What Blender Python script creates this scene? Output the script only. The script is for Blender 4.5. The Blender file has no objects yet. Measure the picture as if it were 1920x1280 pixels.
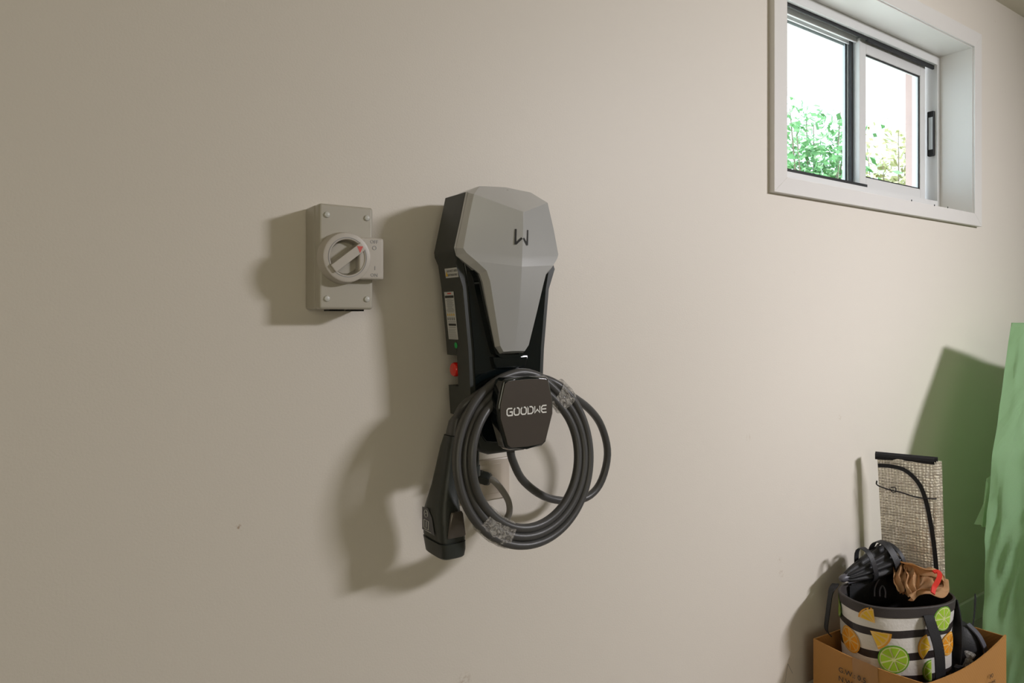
import bpy, bmesh, math, random
from mathutils import Vector, Matrix, noise
random.seed(7)
S = bpy.context.scene
COL = S.collection

# ---------------------------------------------------------------- camera, world, lights
F = 1280.0; DW = 1.2; HC = 1.19; YAW = math.radians(34.25); HY = 594.0
cam = bpy.data.cameras.new('camera'); co = bpy.data.objects.new('camera', cam); COL.objects.link(co)
cam.sensor_width = 36.0; cam.lens = 36.0 * F / 1920.0
cam.shift_y = -(640.0 - HY) / 1920.0
cam.clip_start = 0.02
co.location = (0, -DW, HC); co.rotation_euler = (math.pi / 2, 0, -YAW)
S.camera = co
S.view_settings.view_transform = 'Standard'; S.view_settings.look = 'None'
S.view_settings.gamma = 1.0; S.view_settings.use_curve_mapping = False
S.view_settings.exposure = 0.0

W = bpy.data.worlds.new('world'); S.world = W; W.use_nodes = True
nt = W.node_tree; bg = nt.nodes['Background']
bg.inputs[0].default_value = (0.78, 0.88, 1.0, 1); bg.inputs[1].default_value = 3.8

def area(name, loc, target, sx, sy, power, color, spread=180):
    l = bpy.data.lights.new(name, 'AREA'); l.shape = 'RECTANGLE'; l.size = sx; l.size_y = sy
    l.energy = power; l.color = color; l.spread = math.radians(spread)
    o = bpy.data.objects.new(name, l); COL.objects.link(o); o.location = loc
    o.rotation_euler = (Vector(target) - Vector(loc)).to_track_quat('-Z', 'Y').to_euler()
    return o
area('ceiling_lamp_light', (3.25, -3.1, 2.40), (1.98, 0, 1.0), 0.75, 0.2, 21, (0.98, 0.955, 1.0), 80)
area('garage_fill_light', (-1.7, -4.8, 1.6), (0.9, 0.0, 1.1), 2.4, 2.2, 35, (1.0, 0.94, 0.74))
sun = bpy.data.lights.new('sun', 'SUN'); sun.energy = 7.0; sun.angle = 0.01; sun.color = (1, 0.96, 0.9)
so = bpy.data.objects.new('sun', sun); COL.objects.link(so)
so.rotation_euler = Vector((-0.3, -0.35, -0.9)).to_track_quat('-Z', 'Y').to_euler()

# ---------------------------------------------------------------- helpers
def at(px, py, d=0.0):
    """point of the measured view ray that lies d metres in front of the wall"""
    a = YAW; u = (px - 960) / F; v = (HY - py) / F
    dx = math.sin(a) + u * math.cos(a); dy = math.cos(a) - u * math.sin(a)
    t = (DW - d) / dy
    return Vector((t * dx, -d, HC + t * v))

def atz(px, py, z):
    o_ = Vector((0, -DW, HC)); d = at(px, py, 0) - o_
    return o_ + d * ((z - HC) / d.z)

def mat(name, color, rough=0.5, metal=0.0, spec=0.5, coat=0.0, bump=0.0, bscale=200, var=0.0, vscale=6, trans=0.0):
    m = bpy.data.materials.new(name); m.use_nodes = True
    n = m.node_tree.nodes; L = m.node_tree.links; b = n['Principled BSDF']
    c = tuple(color) + (1,)
    b.inputs['Base Color'].default_value = c; b.inputs['Roughness'].default_value = rough
    b.inputs['Metallic'].default_value = metal; b.inputs['Specular IOR Level'].default_value = spec
    b.inputs['Coat Weight'].default_value = coat; b.inputs['Coat Roughness'].default_value = 0.03
    tc = n.new('ShaderNodeTexCoord')
    if var > 0:
        nz = n.new('ShaderNodeTexNoise'); nz.inputs['Scale'].default_value = vscale; nz.inputs['Detail'].default_value = 4
        L.new(tc.outputs['Object'], nz.inputs['Vector'])
        mx = n.new('ShaderNodeMix'); mx.data_type = 'RGBA'
        mx.inputs[6].default_value = tuple(x * (1 - var) for x in color) + (1,)
        mx.inputs[7].default_value = tuple(min(1, x * (1 + var)) for x in color) + (1,)
        L.new(nz.outputs['Fac'], mx.inputs[0]); L.new(mx.outputs[2], b.inputs['Base Color'])
    if bump > 0:
        nb = n.new('ShaderNodeTexNoise'); nb.inputs['Scale'].default_value = bscale; nb.inputs['Detail'].default_value = 3
        L.new(tc.outputs['Object'], nb.inputs['Vector'])
        bp = n.new('ShaderNodeBump'); bp.inputs['Strength'].default_value = bump; bp.inputs['Distance'].default_value = 0.002
        L.new(nb.outputs['Fac'], bp.inputs['Height']); L.new(bp.outputs['Normal'], b.inputs['Normal'])
    return m

def obj(name, me, m=None, parent=None, smooth=False, label=None, kind=None):
    if isinstance(me, bmesh.types.BMesh):
        bm = me; bmesh.ops.recalc_face_normals(bm, faces=bm.faces)
        me = bpy.data.meshes.new(name); bm.to_mesh(me); bm.free()
    if m is not None:
        if isinstance(m, (list, tuple)):
            if not me.materials:
                for x in m: me.materials.append(x)
        elif not me.materials: me.materials.append(m)
    if smooth:
        for p in me.polygons: p.use_smooth = True
        try: me.set_sharp_from_angle(angle=math.radians(38 if smooth is True else smooth))
        except Exception: pass
    o = bpy.data.objects.new(name, me); COL.objects.link(o)
    if smooth is True and len(me.polygons) < 3000:
        wn = o.modifiers.new('weighted_normals', 'WEIGHTED_NORMAL'); wn.keep_sharp = True; wn.weight = 80
    if parent is not None: o.parent = parent
    if label: o['label'] = label
    if kind: o['kind'] = kind
    return o

def thing(name, label, cat, loc=(0, 0, 0), group=None):
    o = bpy.data.objects.new(name, None); COL.objects.link(o); o.location = loc; o.empty_display_size = 0.05
    o['label'] = label; o['category'] = cat
    if group: o['group'] = group
    return o

def settle(root):
    """children were modelled in world coordinates: make them local to the root"""
    for o in [x for x in COL.objects if x.parent == root]: o.location = -root.location

def bm_box(bm, x0, x1, y0, y1, z0, z1, bev=0.0, seg=2, rot=None, piv=None):
    g = bmesh.ops.create_cube(bm, size=1.0)
    vs = g['verts']
    cx, cy, cz = (x0 + x1) / 2, (y0 + y1) / 2, (z0 + z1) / 2
    for v in vs: v.co = Vector((cx + v.co.x * (x1 - x0), cy + v.co.y * (y1 - y0), cz + v.co.z * (z1 - z0)))
    if bev > 0:
        es = list({e for v in vs for e in v.link_edges})
        r = bmesh.ops.bevel(bm, geom=es, offset=bev, segments=seg, affect='EDGES', profile=0.5)
        vs = list({v for v in r['verts']} | {v for v in vs if v.is_valid})
    if rot is not None:
        p = Vector(piv if piv else (cx, cy, cz))
        for v in vs: v.co = p + rot @ (v.co - p)
    return vs

def box(name, x0, x1, y0, y1, z0, z1, m, parent=None, bev=0.0, seg=2, **k):
    bm = bmesh.new(); bm_box(bm, x0, x1, y0, y1, z0, z1, bev, seg)
    return obj(name, bm, m, parent, smooth=bev > 0, **k)

def loft(bm, rings, cap=True, close=True):
    R = [[bm.verts.new(p) for p in r] for r in rings]
    n = len(R[0])
    for i in range(len(R) - 1):
        for j in range(n if close else n - 1):
            k = (j + 1) % n
            try: bm.faces.new((R[i][j], R[i][k], R[i + 1][k], R[i + 1][j]))
            except ValueError: pass
    if cap and close:
        bm.faces.new(R[0]); bm.faces.new(list(reversed(R[-1])))
    return R

def prism(bm, pts_xz, y0, y1, bev=0.0, seg=3):
    """polygon in x,z extruded from y0 to y1 (y1 = front, more negative); front rim bevelled"""
    a = [bm.verts.new((x, y0, z)) for x, z in pts_xz]; b = [bm.verts.new((x, y1, z)) for x, z in pts_xz]
    n = len(a)
    fb = bm.faces.new(a); ff = bm.faces.new(b)
    for i in range(n): bm.faces.new((a[i], a[(i + 1) % n], b[(i + 1) % n], b[i]))
    if bev > 0:
        bmesh.ops.bevel(bm, geom=list(ff.edges), offset=bev, segments=seg, affect='EDGES', profile=0.5)
    return a + b

def catmull(P, n=8, closed=False):
    P = [Vector(p) for p in P]; out = []
    N = len(P); rng = range(N if closed else N - 1)
    for i in rng:
        p0 = P[(i - 1) % N] if closed or i > 0 else P[0] * 2 - P[1]
        p1 = P[i]; p2 = P[(i + 1) % N]
        p3 = P[(i + 2) % N] if closed or i + 2 < N else P[-1] * 2 - P[-2]
        for k in range(n):
            t = k / n
            out.append(0.5 * ((2 * p1) + (-p0 + p2) * t + (2 * p0 - 5 * p1 + 4 * p2 - p3) * t * t + (-p0 + 3 * p1 - 3 * p2 + p3) * t ** 3))
    if not closed: out.append(P[-1])
    return out

def frames(path):
    n = len(path); T = []
    for i in range(n):
        a = path[max(0, i - 1)]; b = path[min(n - 1, i + 1)]
        d = b - a; T.append(d.normalized() if d.length > 1e-9 else Vector((0, 0, 1)))
    N = T[0].orthogonal().normalized(); out = []
    for t in T:
        N = (N - t * N.dot(t))
        N = N.normalized() if N.length > 1e-6 else t.orthogonal().normalized()
        out.append((t, N, t.cross(N)))
    return out

def tube(bm, path, r, n=12, cap=True):
    fr = frames(path); rings = []
    for i, (p, (t, N, B)) in enumerate(zip(path, fr)):
        rr = r(i / (len(path) - 1)) if callable(r) else r
        rings.append([p + (N * math.cos(2 * math.pi * j / n) + B * math.sin(2 * math.pi * j / n)) * rr for j in range(n)])
    return loft(bm, rings, cap)

def strap(bm, path, w, th, up):
    """flat band along a path; 'up' = direction of its width"""
    rings = []
    for i, p in enumerate(path):
        a = path[max(0, i - 1)]; b = path[min(len(path) - 1, i + 1)]
        t = (b - a).normalized(); U = up(i / (len(path) - 1)) if callable(up) else Vector(up)
        U = (U - t * U.dot(t)).normalized(); N = t.cross(U)
        rings.append([p + U * w / 2 + N * th / 2, p - U * w / 2 + N * th / 2, p - U * w / 2 - N * th / 2, p + U * w / 2 - N * th / 2])
    loft(bm, rings)

def lathe(bm, prof, origin, axis, n=24, cap=True):
    """prof = list of (radius, height along axis)"""
    axis = Vector(axis).normalized(); U = axis.orthogonal().normalized(); V = axis.cross(U); o = Vector(origin)
    rings = [[o + axis * h + (U * math.cos(2 * math.pi * j / n) + V * math.sin(2 * math.pi * j / n)) * max(r, 1e-4) for j in range(n)] for r, h in prof]
    loft(bm, rings, cap)

def text(txt, size, m, parent, M, name='lettering', ext=0.0002, align='CENTER', label=None):
    c = bpy.data.curves.new(name, 'FONT'); c.body = txt; c.size = size; c.extrude = ext; c.align_x = align; c.align_y = 'CENTER'; c.resolution_u = 2
    t = bpy.data.objects.new('tmp', c); COL.objects.link(t)
    dg = bpy.context.evaluated_depsgraph_get(); me = bpy.data.meshes.new_from_object(t.evaluated_get(dg))
    COL.objects.unlink(t); bpy.data.objects.remove(t)
    me.transform(M); me.materials.clear()
    return obj(name, me, m, parent, label=label)

def basis(o, X, Y):
    X = Vector(X).normalized(); Y = Vector(Y).normalized(); Z = X.cross(Y)
    M = Matrix((X, Y, Z)).transposed().to_4x4(); M.translation = Vector(o); return M

# ---------------------------------------------------------------- materials
M = {}
def wall_material():
    m = mat('wall_paint', (0.74, 0.69, 0.615), 0.5, spec=0.35, bump=0.12, bscale=260, var=0.015, vscale=1.3)
    n = m.node_tree.nodes; L = m.node_tree.links; b = n['Principled BSDF']
    src = b.inputs['Base Color'].links[0].from_socket
    geo = n.new('ShaderNodeNewGeometry'); nz = n.new('ShaderNodeTexNoise'); nz.inputs['Scale'].default_value = 130
    L.new(geo.outputs['Position'], nz.inputs['Vector'])
    fac = None
    for (p, r, s) in ((at(447, 988), .006, .75), (at(452, 992), .004, .5), (at(1490, 512), .006, .35), (at(1465, 1075), .016, .28), (at(1462, 1050), .012, .22),
                      (at(1403, 820), .014, .22), (at(1575, 782), .012, .3), (at(870, 1277), .022, .3), (at(1866, 40), .006, .4), (at(1828, 71), .007, .7), (at(1885, 172), .006, .4)):
        vd = n.new('ShaderNodeVectorMath'); vd.operation = 'DISTANCE'; vd.inputs[1].default_value = p
        L.new(geo.outputs['Position'], vd.inputs[0])
        mr = n.new('ShaderNodeMapRange'); mr.inputs[1].default_value = r; mr.inputs[2].default_value = r * 0.3
        mr.inputs[3].default_value = 0; mr.inputs[4].default_value = s
        L.new(vd.outputs['Value'], mr.inputs[0])
        if fac is None: fac = mr.outputs[0]
        else:
            mx = n.new('ShaderNodeMath'); mx.operation = 'MAXIMUM'; L.new(fac, mx.inputs[0]); L.new(mr.outputs[0], mx.inputs[1]); fac = mx.outputs[0]
    th = n.new('ShaderNodeMapRange'); th.inputs[1].default_value = 0.47; th.inputs[2].default_value = 0.62
    L.new(nz.outputs['Fac'], th.inputs[0])
    mu = n.new('ShaderNodeMath'); mu.operation = 'MULTIPLY'; L.new(fac, mu.inputs[0]); L.new(th.outputs[0], mu.inputs[1])
    mx = n.new('ShaderNodeMix'); mx.data_type = 'RGBA'; L.new(mu.outputs[0], mx.inputs[0]); L.new(src, mx.inputs[6])
    mx.inputs[7].default_value = (0.30, 0.17, 0.08, 1); L.new(mx.outputs[2], b.inputs['Base Color'])
    return m
M['wall'] = wall_material()
M['wall2'] = mat('side_wall_paint', (0.74, 0.70, 0.62), 0.6, bump=0.1, bscale=260)
M['ceil'] = mat('ceiling_paint', (0.86, 0.81, 0.70), 0.7, bump=0.1, bscale=200)
M['floor'] = mat('concrete', (0.36, 0.34, 0.31), 0.7, bump=0.4, bscale=60, var=0.15)
M['trimw'] = mat('white_gloss_paint', (0.76, 0.74, 0.71), 0.35, bump=0.06, bscale=90)
M['alu'] = mat('white_powdercoat', (0.70, 0.70, 0.69), 0.38)
M['alug'] = mat('grey_aluminium', (0.58, 0.63, 0.66), 0.4, metal=0.1)
M['seal'] = mat('black_rubber_seal', (0.006, 0.007, 0.008), 0.6)
M['matteblk'] = mat('matte_black_plastic', (0.030, 0.034, 0.030), 0.42, spec=0.5, bump=0.12, bscale=900)
M['gloss'] = mat('gloss_black_plastic', (0.004, 0.007, 0.008), 0.07, spec=0.6, coat=0.6)
M['silver'] = mat('silver_plastic', (0.55, 0.555, 0.55), 0.28, metal=0.30, spec=0.6, coat=0.2, bump=0.03, bscale=1500)
M['holder'] = mat('brushed_dark_face', (0.115, 0.098, 0.085), 0.25, metal=0.35, spec=0.6, coat=0.3)
M['cable'] = mat('black_cable_rubber', (0.066, 0.065, 0.063), 0.40, spec=0.55, bump=0.05, bscale=500)
M['lead'] = mat('grey_cable_rubber', (0.26, 0.245, 0.22), 0.45)
M['red'] = mat('red_plastic', (0.75, 0.015, 0.006), 0.15, coat=0.5)
M['ink'] = mat('black_ink', (0.02, 0.02, 0.02), 0.5)
M['greyink'] = mat('grey_ink', (0.28, 0.28, 0.28), 0.5)
M['labelw'] = mat('white_label', (0.62, 0.62, 0.60), 0.45)
M['yellow'] = mat('yellow_ink', (0.80, 0.50, 0.03), 0.5)
M['redink'] = mat('red_ink', (0.65, 0.10, 0.08), 0.5)
M['greendot'] = mat('green_sticker', (0.01, 0.42, 0.09), 0.5)
M['white'] = mat('white_print', (0.85, 0.84, 0.80), 0.4)
M['iso'] = mat('grey_beige_plastic', (0.47, 0.44, 0.37), 0.38, spec=0.5, bump=0.03, bscale=700)
M['iso2'] = mat('pale_beige_plastic', (0.53, 0.49, 0.43), 0.38)
M['screw'] = mat('pale_screw_cap', (0.62, 0.62, 0.58), 0.25)
M['plate'] = mat('cream_switch_plastic', (0.66, 0.58, 0.49), 0.3)
M['blackfab'] = mat('black_webbing', (0.012, 0.012, 0.014), 0.75, bump=0.5, bscale=500)
M['umb'] = mat('black_nylon', (0.020, 0.021, 0.024), 0.55, bump=0.3, bscale=300)
M['darkrim'] = mat('dark_brown_binding', (0.045, 0.038, 0.036), 0.6, bump=0.4, bscale=600)
M['greyref'] = mat('grey_reflective', (0.10, 0.10, 0.12), 0.4)
M['tan'] = mat('tan_cotton', (0.72, 0.45, 0.23), 0.85, bump=0.3, bscale=500, var=0.08, vscale=30)
M['redcloth'] = mat('red_cloth', (0.70, 0.03, 0.015), 0.7)
M['foliage'] = mat('leaf_green', (0.15, 0.36, 0.12), 0.6, var=0.4, vscale=9)
M['foliage2'] = mat('leaf_olive', (0.42, 0.42, 0.18), 0.6, var=0.3, vscale=9)
M['bark'] = mat('bark', (0.30, 0.24, 0.18), 0.8)
M['render'] = mat('pink_render', (0.50, 0.38, 0.36), 0.9, bump=0.8, bscale=40, var=0.1, vscale=14)
M['soffit'] = mat('soffit_white', (0.85, 0.85, 0.85), 0.7)
M['ground'] = mat('pale_paving', (0.72, 0.70, 0.66), 0.9, var=0.1)

def m_glass():
    m = bpy.data.materials.new('window_glass'); m.use_nodes = True; n = m.node_tree.nodes; L = m.node_tree.links
    n.clear(); out = n.new('ShaderNodeOutputMaterial'); tr = n.new('ShaderNodeBsdfTransparent'); gl = n.new('ShaderNodeBsdfGlossy')
    tr.inputs[0].default_value = (0.93, 0.97, 0.97, 1); gl.inputs['Roughness'].default_value = 0.0
    fr = n.new('ShaderNodeFresnel'); fr.inputs[0].default_value = 1.45; mx = n.new('ShaderNodeMixShader')
    ge = n.new('ShaderNodeNewGeometry'); iv = n.new('ShaderNodeMath'); iv.operation = 'SUBTRACT'; iv.inputs[0].default_value = 1; L.new(ge.outputs['Backfacing'], iv.inputs[1])
    mm = n.new('ShaderNodeMath'); mm.operation = 'MULTIPLY'; L.new(fr.outputs[0], mm.inputs[0]); L.new(iv.outputs[0], mm.inputs[1])
    L.new(mm.outputs[0], mx.inputs[0]); L.new(tr.outputs[0], mx.inputs[1]); L.new(gl.outputs[0], mx.inputs[2]); L.new(mx.outputs[0], out.inputs[0])
    return m
M['glass'] = m_glass()

def m_film():
    m = bpy.data.materials.new('clear_plastic_film'); m.use_nodes = True; n = m.node_tree.nodes; L = m.node_tree.links
    n.clear(); out = n.new('ShaderNodeOutputMaterial'); tr = n.new('ShaderNodeBsdfTransparent'); gl = n.new('ShaderNodeBsdfPrincipled')
    gl.inputs['Base Color'].default_value = (0.80, 0.76, 0.70, 1); gl.inputs['Roughness'].default_value = 0.13
    tc = n.new('ShaderNodeTexCoord'); nz = n.new('ShaderNodeTexNoise'); nz.inputs['Scale'].default_value = 120; nz.inputs['Detail'].default_value = 5
    nz.inputs['Distortion'].default_value = 1.5
    L.new(tc.outputs['Object'], nz.inputs['Vector'])
    bp = n.new('ShaderNodeBump'); bp.inputs['Strength'].default_value = 1.0; bp.inputs['Distance'].default_value = 0.012
    L.new(nz.outputs['Fac'], bp.inputs['Height']); L.new(bp.outputs['Normal'], gl.inputs['Normal'])
    mr = n.new('ShaderNodeMapRange'); mr.inputs[1].default_value = 0.35; mr.inputs[2].default_value = 0.7; mr.inputs[3].default_value = 0.2; mr.inputs[4].default_value = 0.75
    L.new(nz.outputs['Fac'], mr.inputs[0])
    mx = n.new('ShaderNodeMixShader'); L.new(mr.outputs[0], mx.inputs[0]); L.new(tr.outputs[0], mx.inputs[1]); L.new(gl.outputs[0], mx.inputs[2]); L.new(mx.outputs[0], out.inputs[0])
    return m
M['film'] = m_film()

def m_sheet():
    m = mat('green_cotton_sheet', (0.42, 0.66, 0.40), 0.8, bump=0.35, bscale=420, var=0.05, vscale=8)
    n = m.node_tree.nodes; L = m.node_tree.links; b = n['Principled BSDF']; out = n['Material Output']
    b.inputs['Specular IOR Level'].default_value = 0.2
    tl = n.new('ShaderNodeBsdfTranslucent'); tl.inputs[0].default_value = (0.56, 0.74, 0.48, 1)
    mx = n.new('ShaderNodeMixShader'); mx.inputs[0].default_value = 0.5
    L.new(b.outputs[0], mx.inputs[1]); L.new(tl.outputs[0], mx.inputs[2]); L.new(mx.outputs[0], out.inputs[0])
    # creases
    tc = n.new('ShaderNodeTexCoord'); mp0 = n.new('ShaderNodeMapping'); mp0.inputs['Rotation'].default_value = (0.75, 0.5, 0.0); mp = n.new('ShaderNodeMapping'); mp.inputs['Scale'].default_value = (1.5, 1.5, 9); L.new(mp0.outputs[0], mp.inputs[0])
    nz = n.new('ShaderNodeTexNoise'); nz.inputs['Scale'].default_value = 1.6; nz.inputs['Detail'].default_value = 4; nz.inputs['Roughness'].default_value = 0.5
    L.new(tc.outputs['Object'], mp0.inputs[0]); L.new(mp.outputs[0], nz.inputs['Vector'])
    bp = n.new('ShaderNodeBump'); bp.inputs['Strength'].default_value = 0.7; bp.inputs['Distance'].default_value = 0.02
    L.new(nz.outputs['Fac'], bp.inputs['Height'])
    old = b.inputs['Normal'].links[0].from_node; L.new(bp.outputs['Normal'], old.inputs['Normal'])
    return m
M['sheet'] = m_sheet()

def m_foil():
    m = bpy.data.materials.new('silver_bubble_foil'); m.use_nodes = True; n = m.node_tree.nodes; L = m.node_tree.links; b = n['Principled BSDF']
    b.inputs['Base Color'].default_value = (0.92, 0.87, 0.78, 1); b.inputs['Metallic'].default_value = 0.6; b.inputs['Roughness'].default_value = 0.38
    tc = n.new('ShaderNodeTexCoord')
    vo = n.new('ShaderNodeTexVoronoi'); vo.inputs['Scale'].default_value = 115; vo.inputs['Randomness'].default_value = 0.3
    L.new(tc.outputs['Object'], vo.inputs['Vector'])
    mp = n.new('ShaderNodeMapping'); mp.inputs['Scale'].default_value = (3, 5, 13); mp.inputs['Rotation'].default_value = (-0.5, 0, 0)
    nz = n.new('ShaderNodeTexNoise'); nz.inputs['Scale'].default_value = 2.5; nz.inputs['Detail'].default_value = 3; nz.inputs['Distortion'].default_value = 0.4
    L.new(tc.outputs['Object'], mp.inputs[0]); L.new(mp.outputs[0], nz.inputs['Vector'])
    b1 = n.new('ShaderNodeBump'); b1.inputs['Strength'].default_value = 0.7; b1.inputs['Distance'].default_value = 0.010
    b2 = n.new('ShaderNodeBump'); b2.inputs['Strength'].default_value = 0.6; b2.inputs['Distance'].default_value = 0.005; b2.invert = True
    L.new(nz.outputs['Fac'], b1.inputs['Height']); L.new(vo.outputs['Distance'], b2.inputs['Height'])
    L.new(b1.outputs['Normal'], b2.inputs['Normal']); L.new(b2.outputs['Normal'], b.inputs['Normal'])
    return m
M['foil'] = m_foil()

def m_card():
    m = mat('brown_cardboard', (0.45, 0.215, 0.055), 0.75, var=0.12, vscale=5)
    n = m.node_tree.nodes; L = m.node_tree.links; b = n['Principled BSDF']
    tc = n.new('ShaderNodeTexCoord'); wv = n.new('ShaderNodeTexWave'); wv.bands_direction = 'DIAGONAL'; wv.inputs['Scale'].default_value = 55; wv.inputs['Distortion'].default_value = 0.6
    L.new(tc.outputs['Object'], wv.inputs['Vector'])
    bp = n.new('ShaderNodeBump'); bp.inputs['Strength'].default_value = 0.08; bp.inputs['Distance'].default_value = 0.002
    L.new(wv.outputs['Fac'], bp.inputs['Height']); L.new(bp.outputs['Normal'], b.inputs['Normal'])
    return m
M['card'] = m_card()
M['tape'] = mat('brown_packing_tape', (0.40, 0.20, 0.06), 0.3, coat=0.3)
M['bagw'] = mat('white_woven_plastic', (0.72, 0.69, 0.64), 0.42, spec=0.5, bump=0.6, bscale=110)
M['bagk'] = mat('black_woven_plastic', (0.028, 0.022, 0.022), 0.45, bump=0.5, bscale=110)
M['lime'] = mat('lime_flesh', (0.38, 0.62, 0.04), 0.45)
M['limerind'] = mat('lime_rind', (0.17, 0.42, 0.03), 0.45)
M['pith'] = mat('pale_pith', (0.72, 0.78, 0.34), 0.45)
M['orange'] = mat('orange_flesh', (0.90, 0.36, 0.02), 0.45)
M['orangerind'] = mat('orange_rind', (0.85, 0.40, 0.04), 0.45)
M['opith'] = mat('orange_pith', (0.92, 0.62, 0.22), 0.45)
M['lemon'] = mat('yellow_flesh', (0.88, 0.55, 0.03), 0.45)

# ---------------------------------------------------------------- setting
WX0, WX1, WZ0, WZ1 = 1.767, 2.985, 1.593, 2.242      # window opening
RX0, RX1, RY0, CZ = -3.2, 5.4, -6.2, 2.49
bm = bmesh.new(); TH = 0.215
bm_box(bm, RX0, WX0 - .002, 0, TH, 0, 2.75); bm_box(bm, WX1 + .002, RX1, 0, TH, 0, 2.75)
bm_box(bm, WX0 - .002, WX1 + .002, 0, TH, 0, WZ0 - .002); bm_box(bm, WX0 - .002, WX1 + .002, 0, TH, WZ1 + .002, 2.75)
obj('wall_back', bm, M['wall'], kind='structure')
box('wall_left', RX0 - .1, RX0, RY0, 0, 0, 2.75, M['wall2'], kind='structure')
box('wall_right', RX1, RX1 + .1, RY0, TH, 0, 2.75, M['wall2'], kind='structure')
box('wall_front', RX0 - .1, RX1 + .1, RY0 - .1, RY0, 0, 2.75, M['wall2'], kind='structure')
box('floor', RX0 - .1, RX1 + .1, RY0 - .1, TH, -.1, 0, M['floor'], kind='structure')
box('ceiling', RX0 - .1, RX1 + .1, RY0 - .1, 0, CZ, CZ + .12, M['ceil'], kind='structure')
box('baseboard_back', RX0, RX1, -.012, 0, 0, .091, M['trimw'], bev=.003, kind='structure')
bm = bmesh.new()
for a, b in ((at(1472, 1278), at(1477, 1244)), (at(1477, 1244), at(1486, 1262)), (at(1472, 1278), at(1468, 1284))):
    d = b - a; q = Vector((-d.z, 0, d.x)).normalized() * .0007; e = Vector((0, -.0003, 0))
    bm.faces.new([bm.verts.new(p) for p in (a + q + e, b + q + e, b - q + e, a - q + e)])
obj('pencil_mark', bm, M['greyink'], bpy.data.objects['wall_back'])

# ---------------------------------------------------------------- window
win = bpy.data.objects.new('window_1', None); COL.objects.link(win); win['kind'] = 'structure'
AW, AT = .061, .018
X0, X1, Z0, Z1 = WX0, WX1, WZ0, WZ1
bot = .047
def board(name, pts):
    bm = bmesh.new(); prism(bm, pts, 0, -AT, .0009, 2); return obj(name, bm, M['trimw'], win)
board('architrave_board', [(X0 - AW, Z1 + AW), (X0, Z1), (X0, Z0), (X0 - AW, Z0 - bot)])
board('architrave_board', [(X1 + AW, Z1 + AW), (X1, Z1), (X1, Z0), (X1 + AW, Z0 - bot)])
board('architrave_board', [(X0 - AW, Z1 + AW), (X1 + AW, Z1 + AW), (X1, Z1), (X0, Z1)])
board('architrave_board', [(X0 - AW, Z0 - bot), (X1 + AW, Z0 - bot), (X1, Z0), (X0, Z0)])
FY = .107
box('reveal_board', X0 - .002, X0 + .003, -.01, FY, Z0, Z1, M['trimw'], win)
box('reveal_board', X1 - .003, X1 + .002, -.01, FY, Z0, Z1, M['trimw'], win)
box('reveal_board', X0, X1, -.01, FY, Z1 - .003, Z1 + .002, M['trimw'], win)
box('reveal_board', X0, X1, -.01, FY, Z0 - .002, Z0 + .003, M['trimw'], win)
fx0, fx1, fz0, fz1 = 1.80, 2.960, 1.655, 2.204
def ring(name, x0, x1, z0, z1, X0_, X1_, Z0_, Z1_, y0, y1, m, parent):
    bm = bmesh.new()
    bm_box(bm, X0_, x0, y0, y1, Z0_, Z1_); bm_box(bm, x1, X1_, y0, y1, Z0_, Z1_)
    bm_box(bm, x0, x1, y0, y1, z1, Z1_); bm_box(bm, x0, x1, y0, y1, Z0_, z0)
    return obj(name, bm, m, parent)
ring('window_frame', fx0, fx1, fz0, fz1, X0 + .003, X1 - .003, Z0 + .003, Z1 - .003, FY, FY + .012, M['alu'], win)
ring('window_track', fx0 - .006, fx1 + .006, fz0 - .006, fz1 + .006, X0 + .003, X1 - .003, Z0 + .003, Z1 - .003, FY + .012, FY + .10, M['alu'], win)
# track ribs over the left half (white extrusion ribs)
for y in (.150, .172, .193):
    box('track_rib', 1.80, 2.44, y, y + .006, fz1 - .014, fz1 + .006, M['alu'], win)
for y in (.125,):
    box('track_seal', 1.80, 2.46, y - .004, y, fz1 - .010, fz1 + .006, M['seal'], win)
box('track_seal', 1.80, 2.455, FY + .012, FY + .020, fz0 - .006, fz0 + .014, M['seal'], win)
box('track_seal', 2.46, 2.966, FY + .013, FY + .022, fz1 - .012, fz1 + .004, M['seal'], win)
def sash(x0, x1, z0, z1, y0, st, rl, m, stl=None):
    s = obj('sash', (lambda b: (ring_bm(b, x0, x1, z0, z1, y0, st, rl, stl), b)[1])(bmesh.new()), m, win)
    g = box('glass_pane', x0 + .02, x1 - .02, y0 + .008, y0 + .012, z0 + .02, z1 - .02, M['glass'], s)
    sl = bmesh.new(); a, b_, c, d = x0 + (stl or st), x1 - st, z0 + rl, z1 - rl; w = .005
    for q in ((a, a + w, c, d), (b_ - w, b_, c, d), (a, b_, d - w, d), (a, b_, c, c + w)):
        bm_box(sl, q[0], q[1], y0 + .004, y0 + .008, q[2], q[3])
    obj('glazing_seal', sl, M['seal'], s)
    return s
def ring_bm(b, x0, x1, z0, z1, y0, st, rl, stl=None):
    w = stl or st
    bm_box(b, x0, x0 + w, y0, y0 + .022, z0, z1, .002, 1); bm_box(b, x1 - st, x1, y0, y0 + .022, z0, z1, .002, 1)
    bm_box(b, x0 + w, x1 - st, y0, y0 + .022, z1 - rl, z1, .002, 1); bm_box(b, x0 + w, x1 - st, y0, y0 + .022, z0, z0 + rl, .002, 1)
sash(2.442, 2.933, 1.652, 2.206, .140, .040, .050, M['alu'], .043)
sash(1.79, 2.50, 1.652, 2.222, .178, .070, .022, M['alug'], .03)
box('interlock_seal', 2.428, 2.4415, .164, .172, 1.655, 2.20, M['seal'], win)
box('interlock_seal', 2.934, 2.950, .150, .160, 1.655, 2.20, M['seal'], win)
bm = bmesh.new(); bm_box(bm, 2.947, 2.965, .116, .140, 1.84, 2.02, .002)
lat = obj('latch', bm, M['seal'], win)
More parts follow.
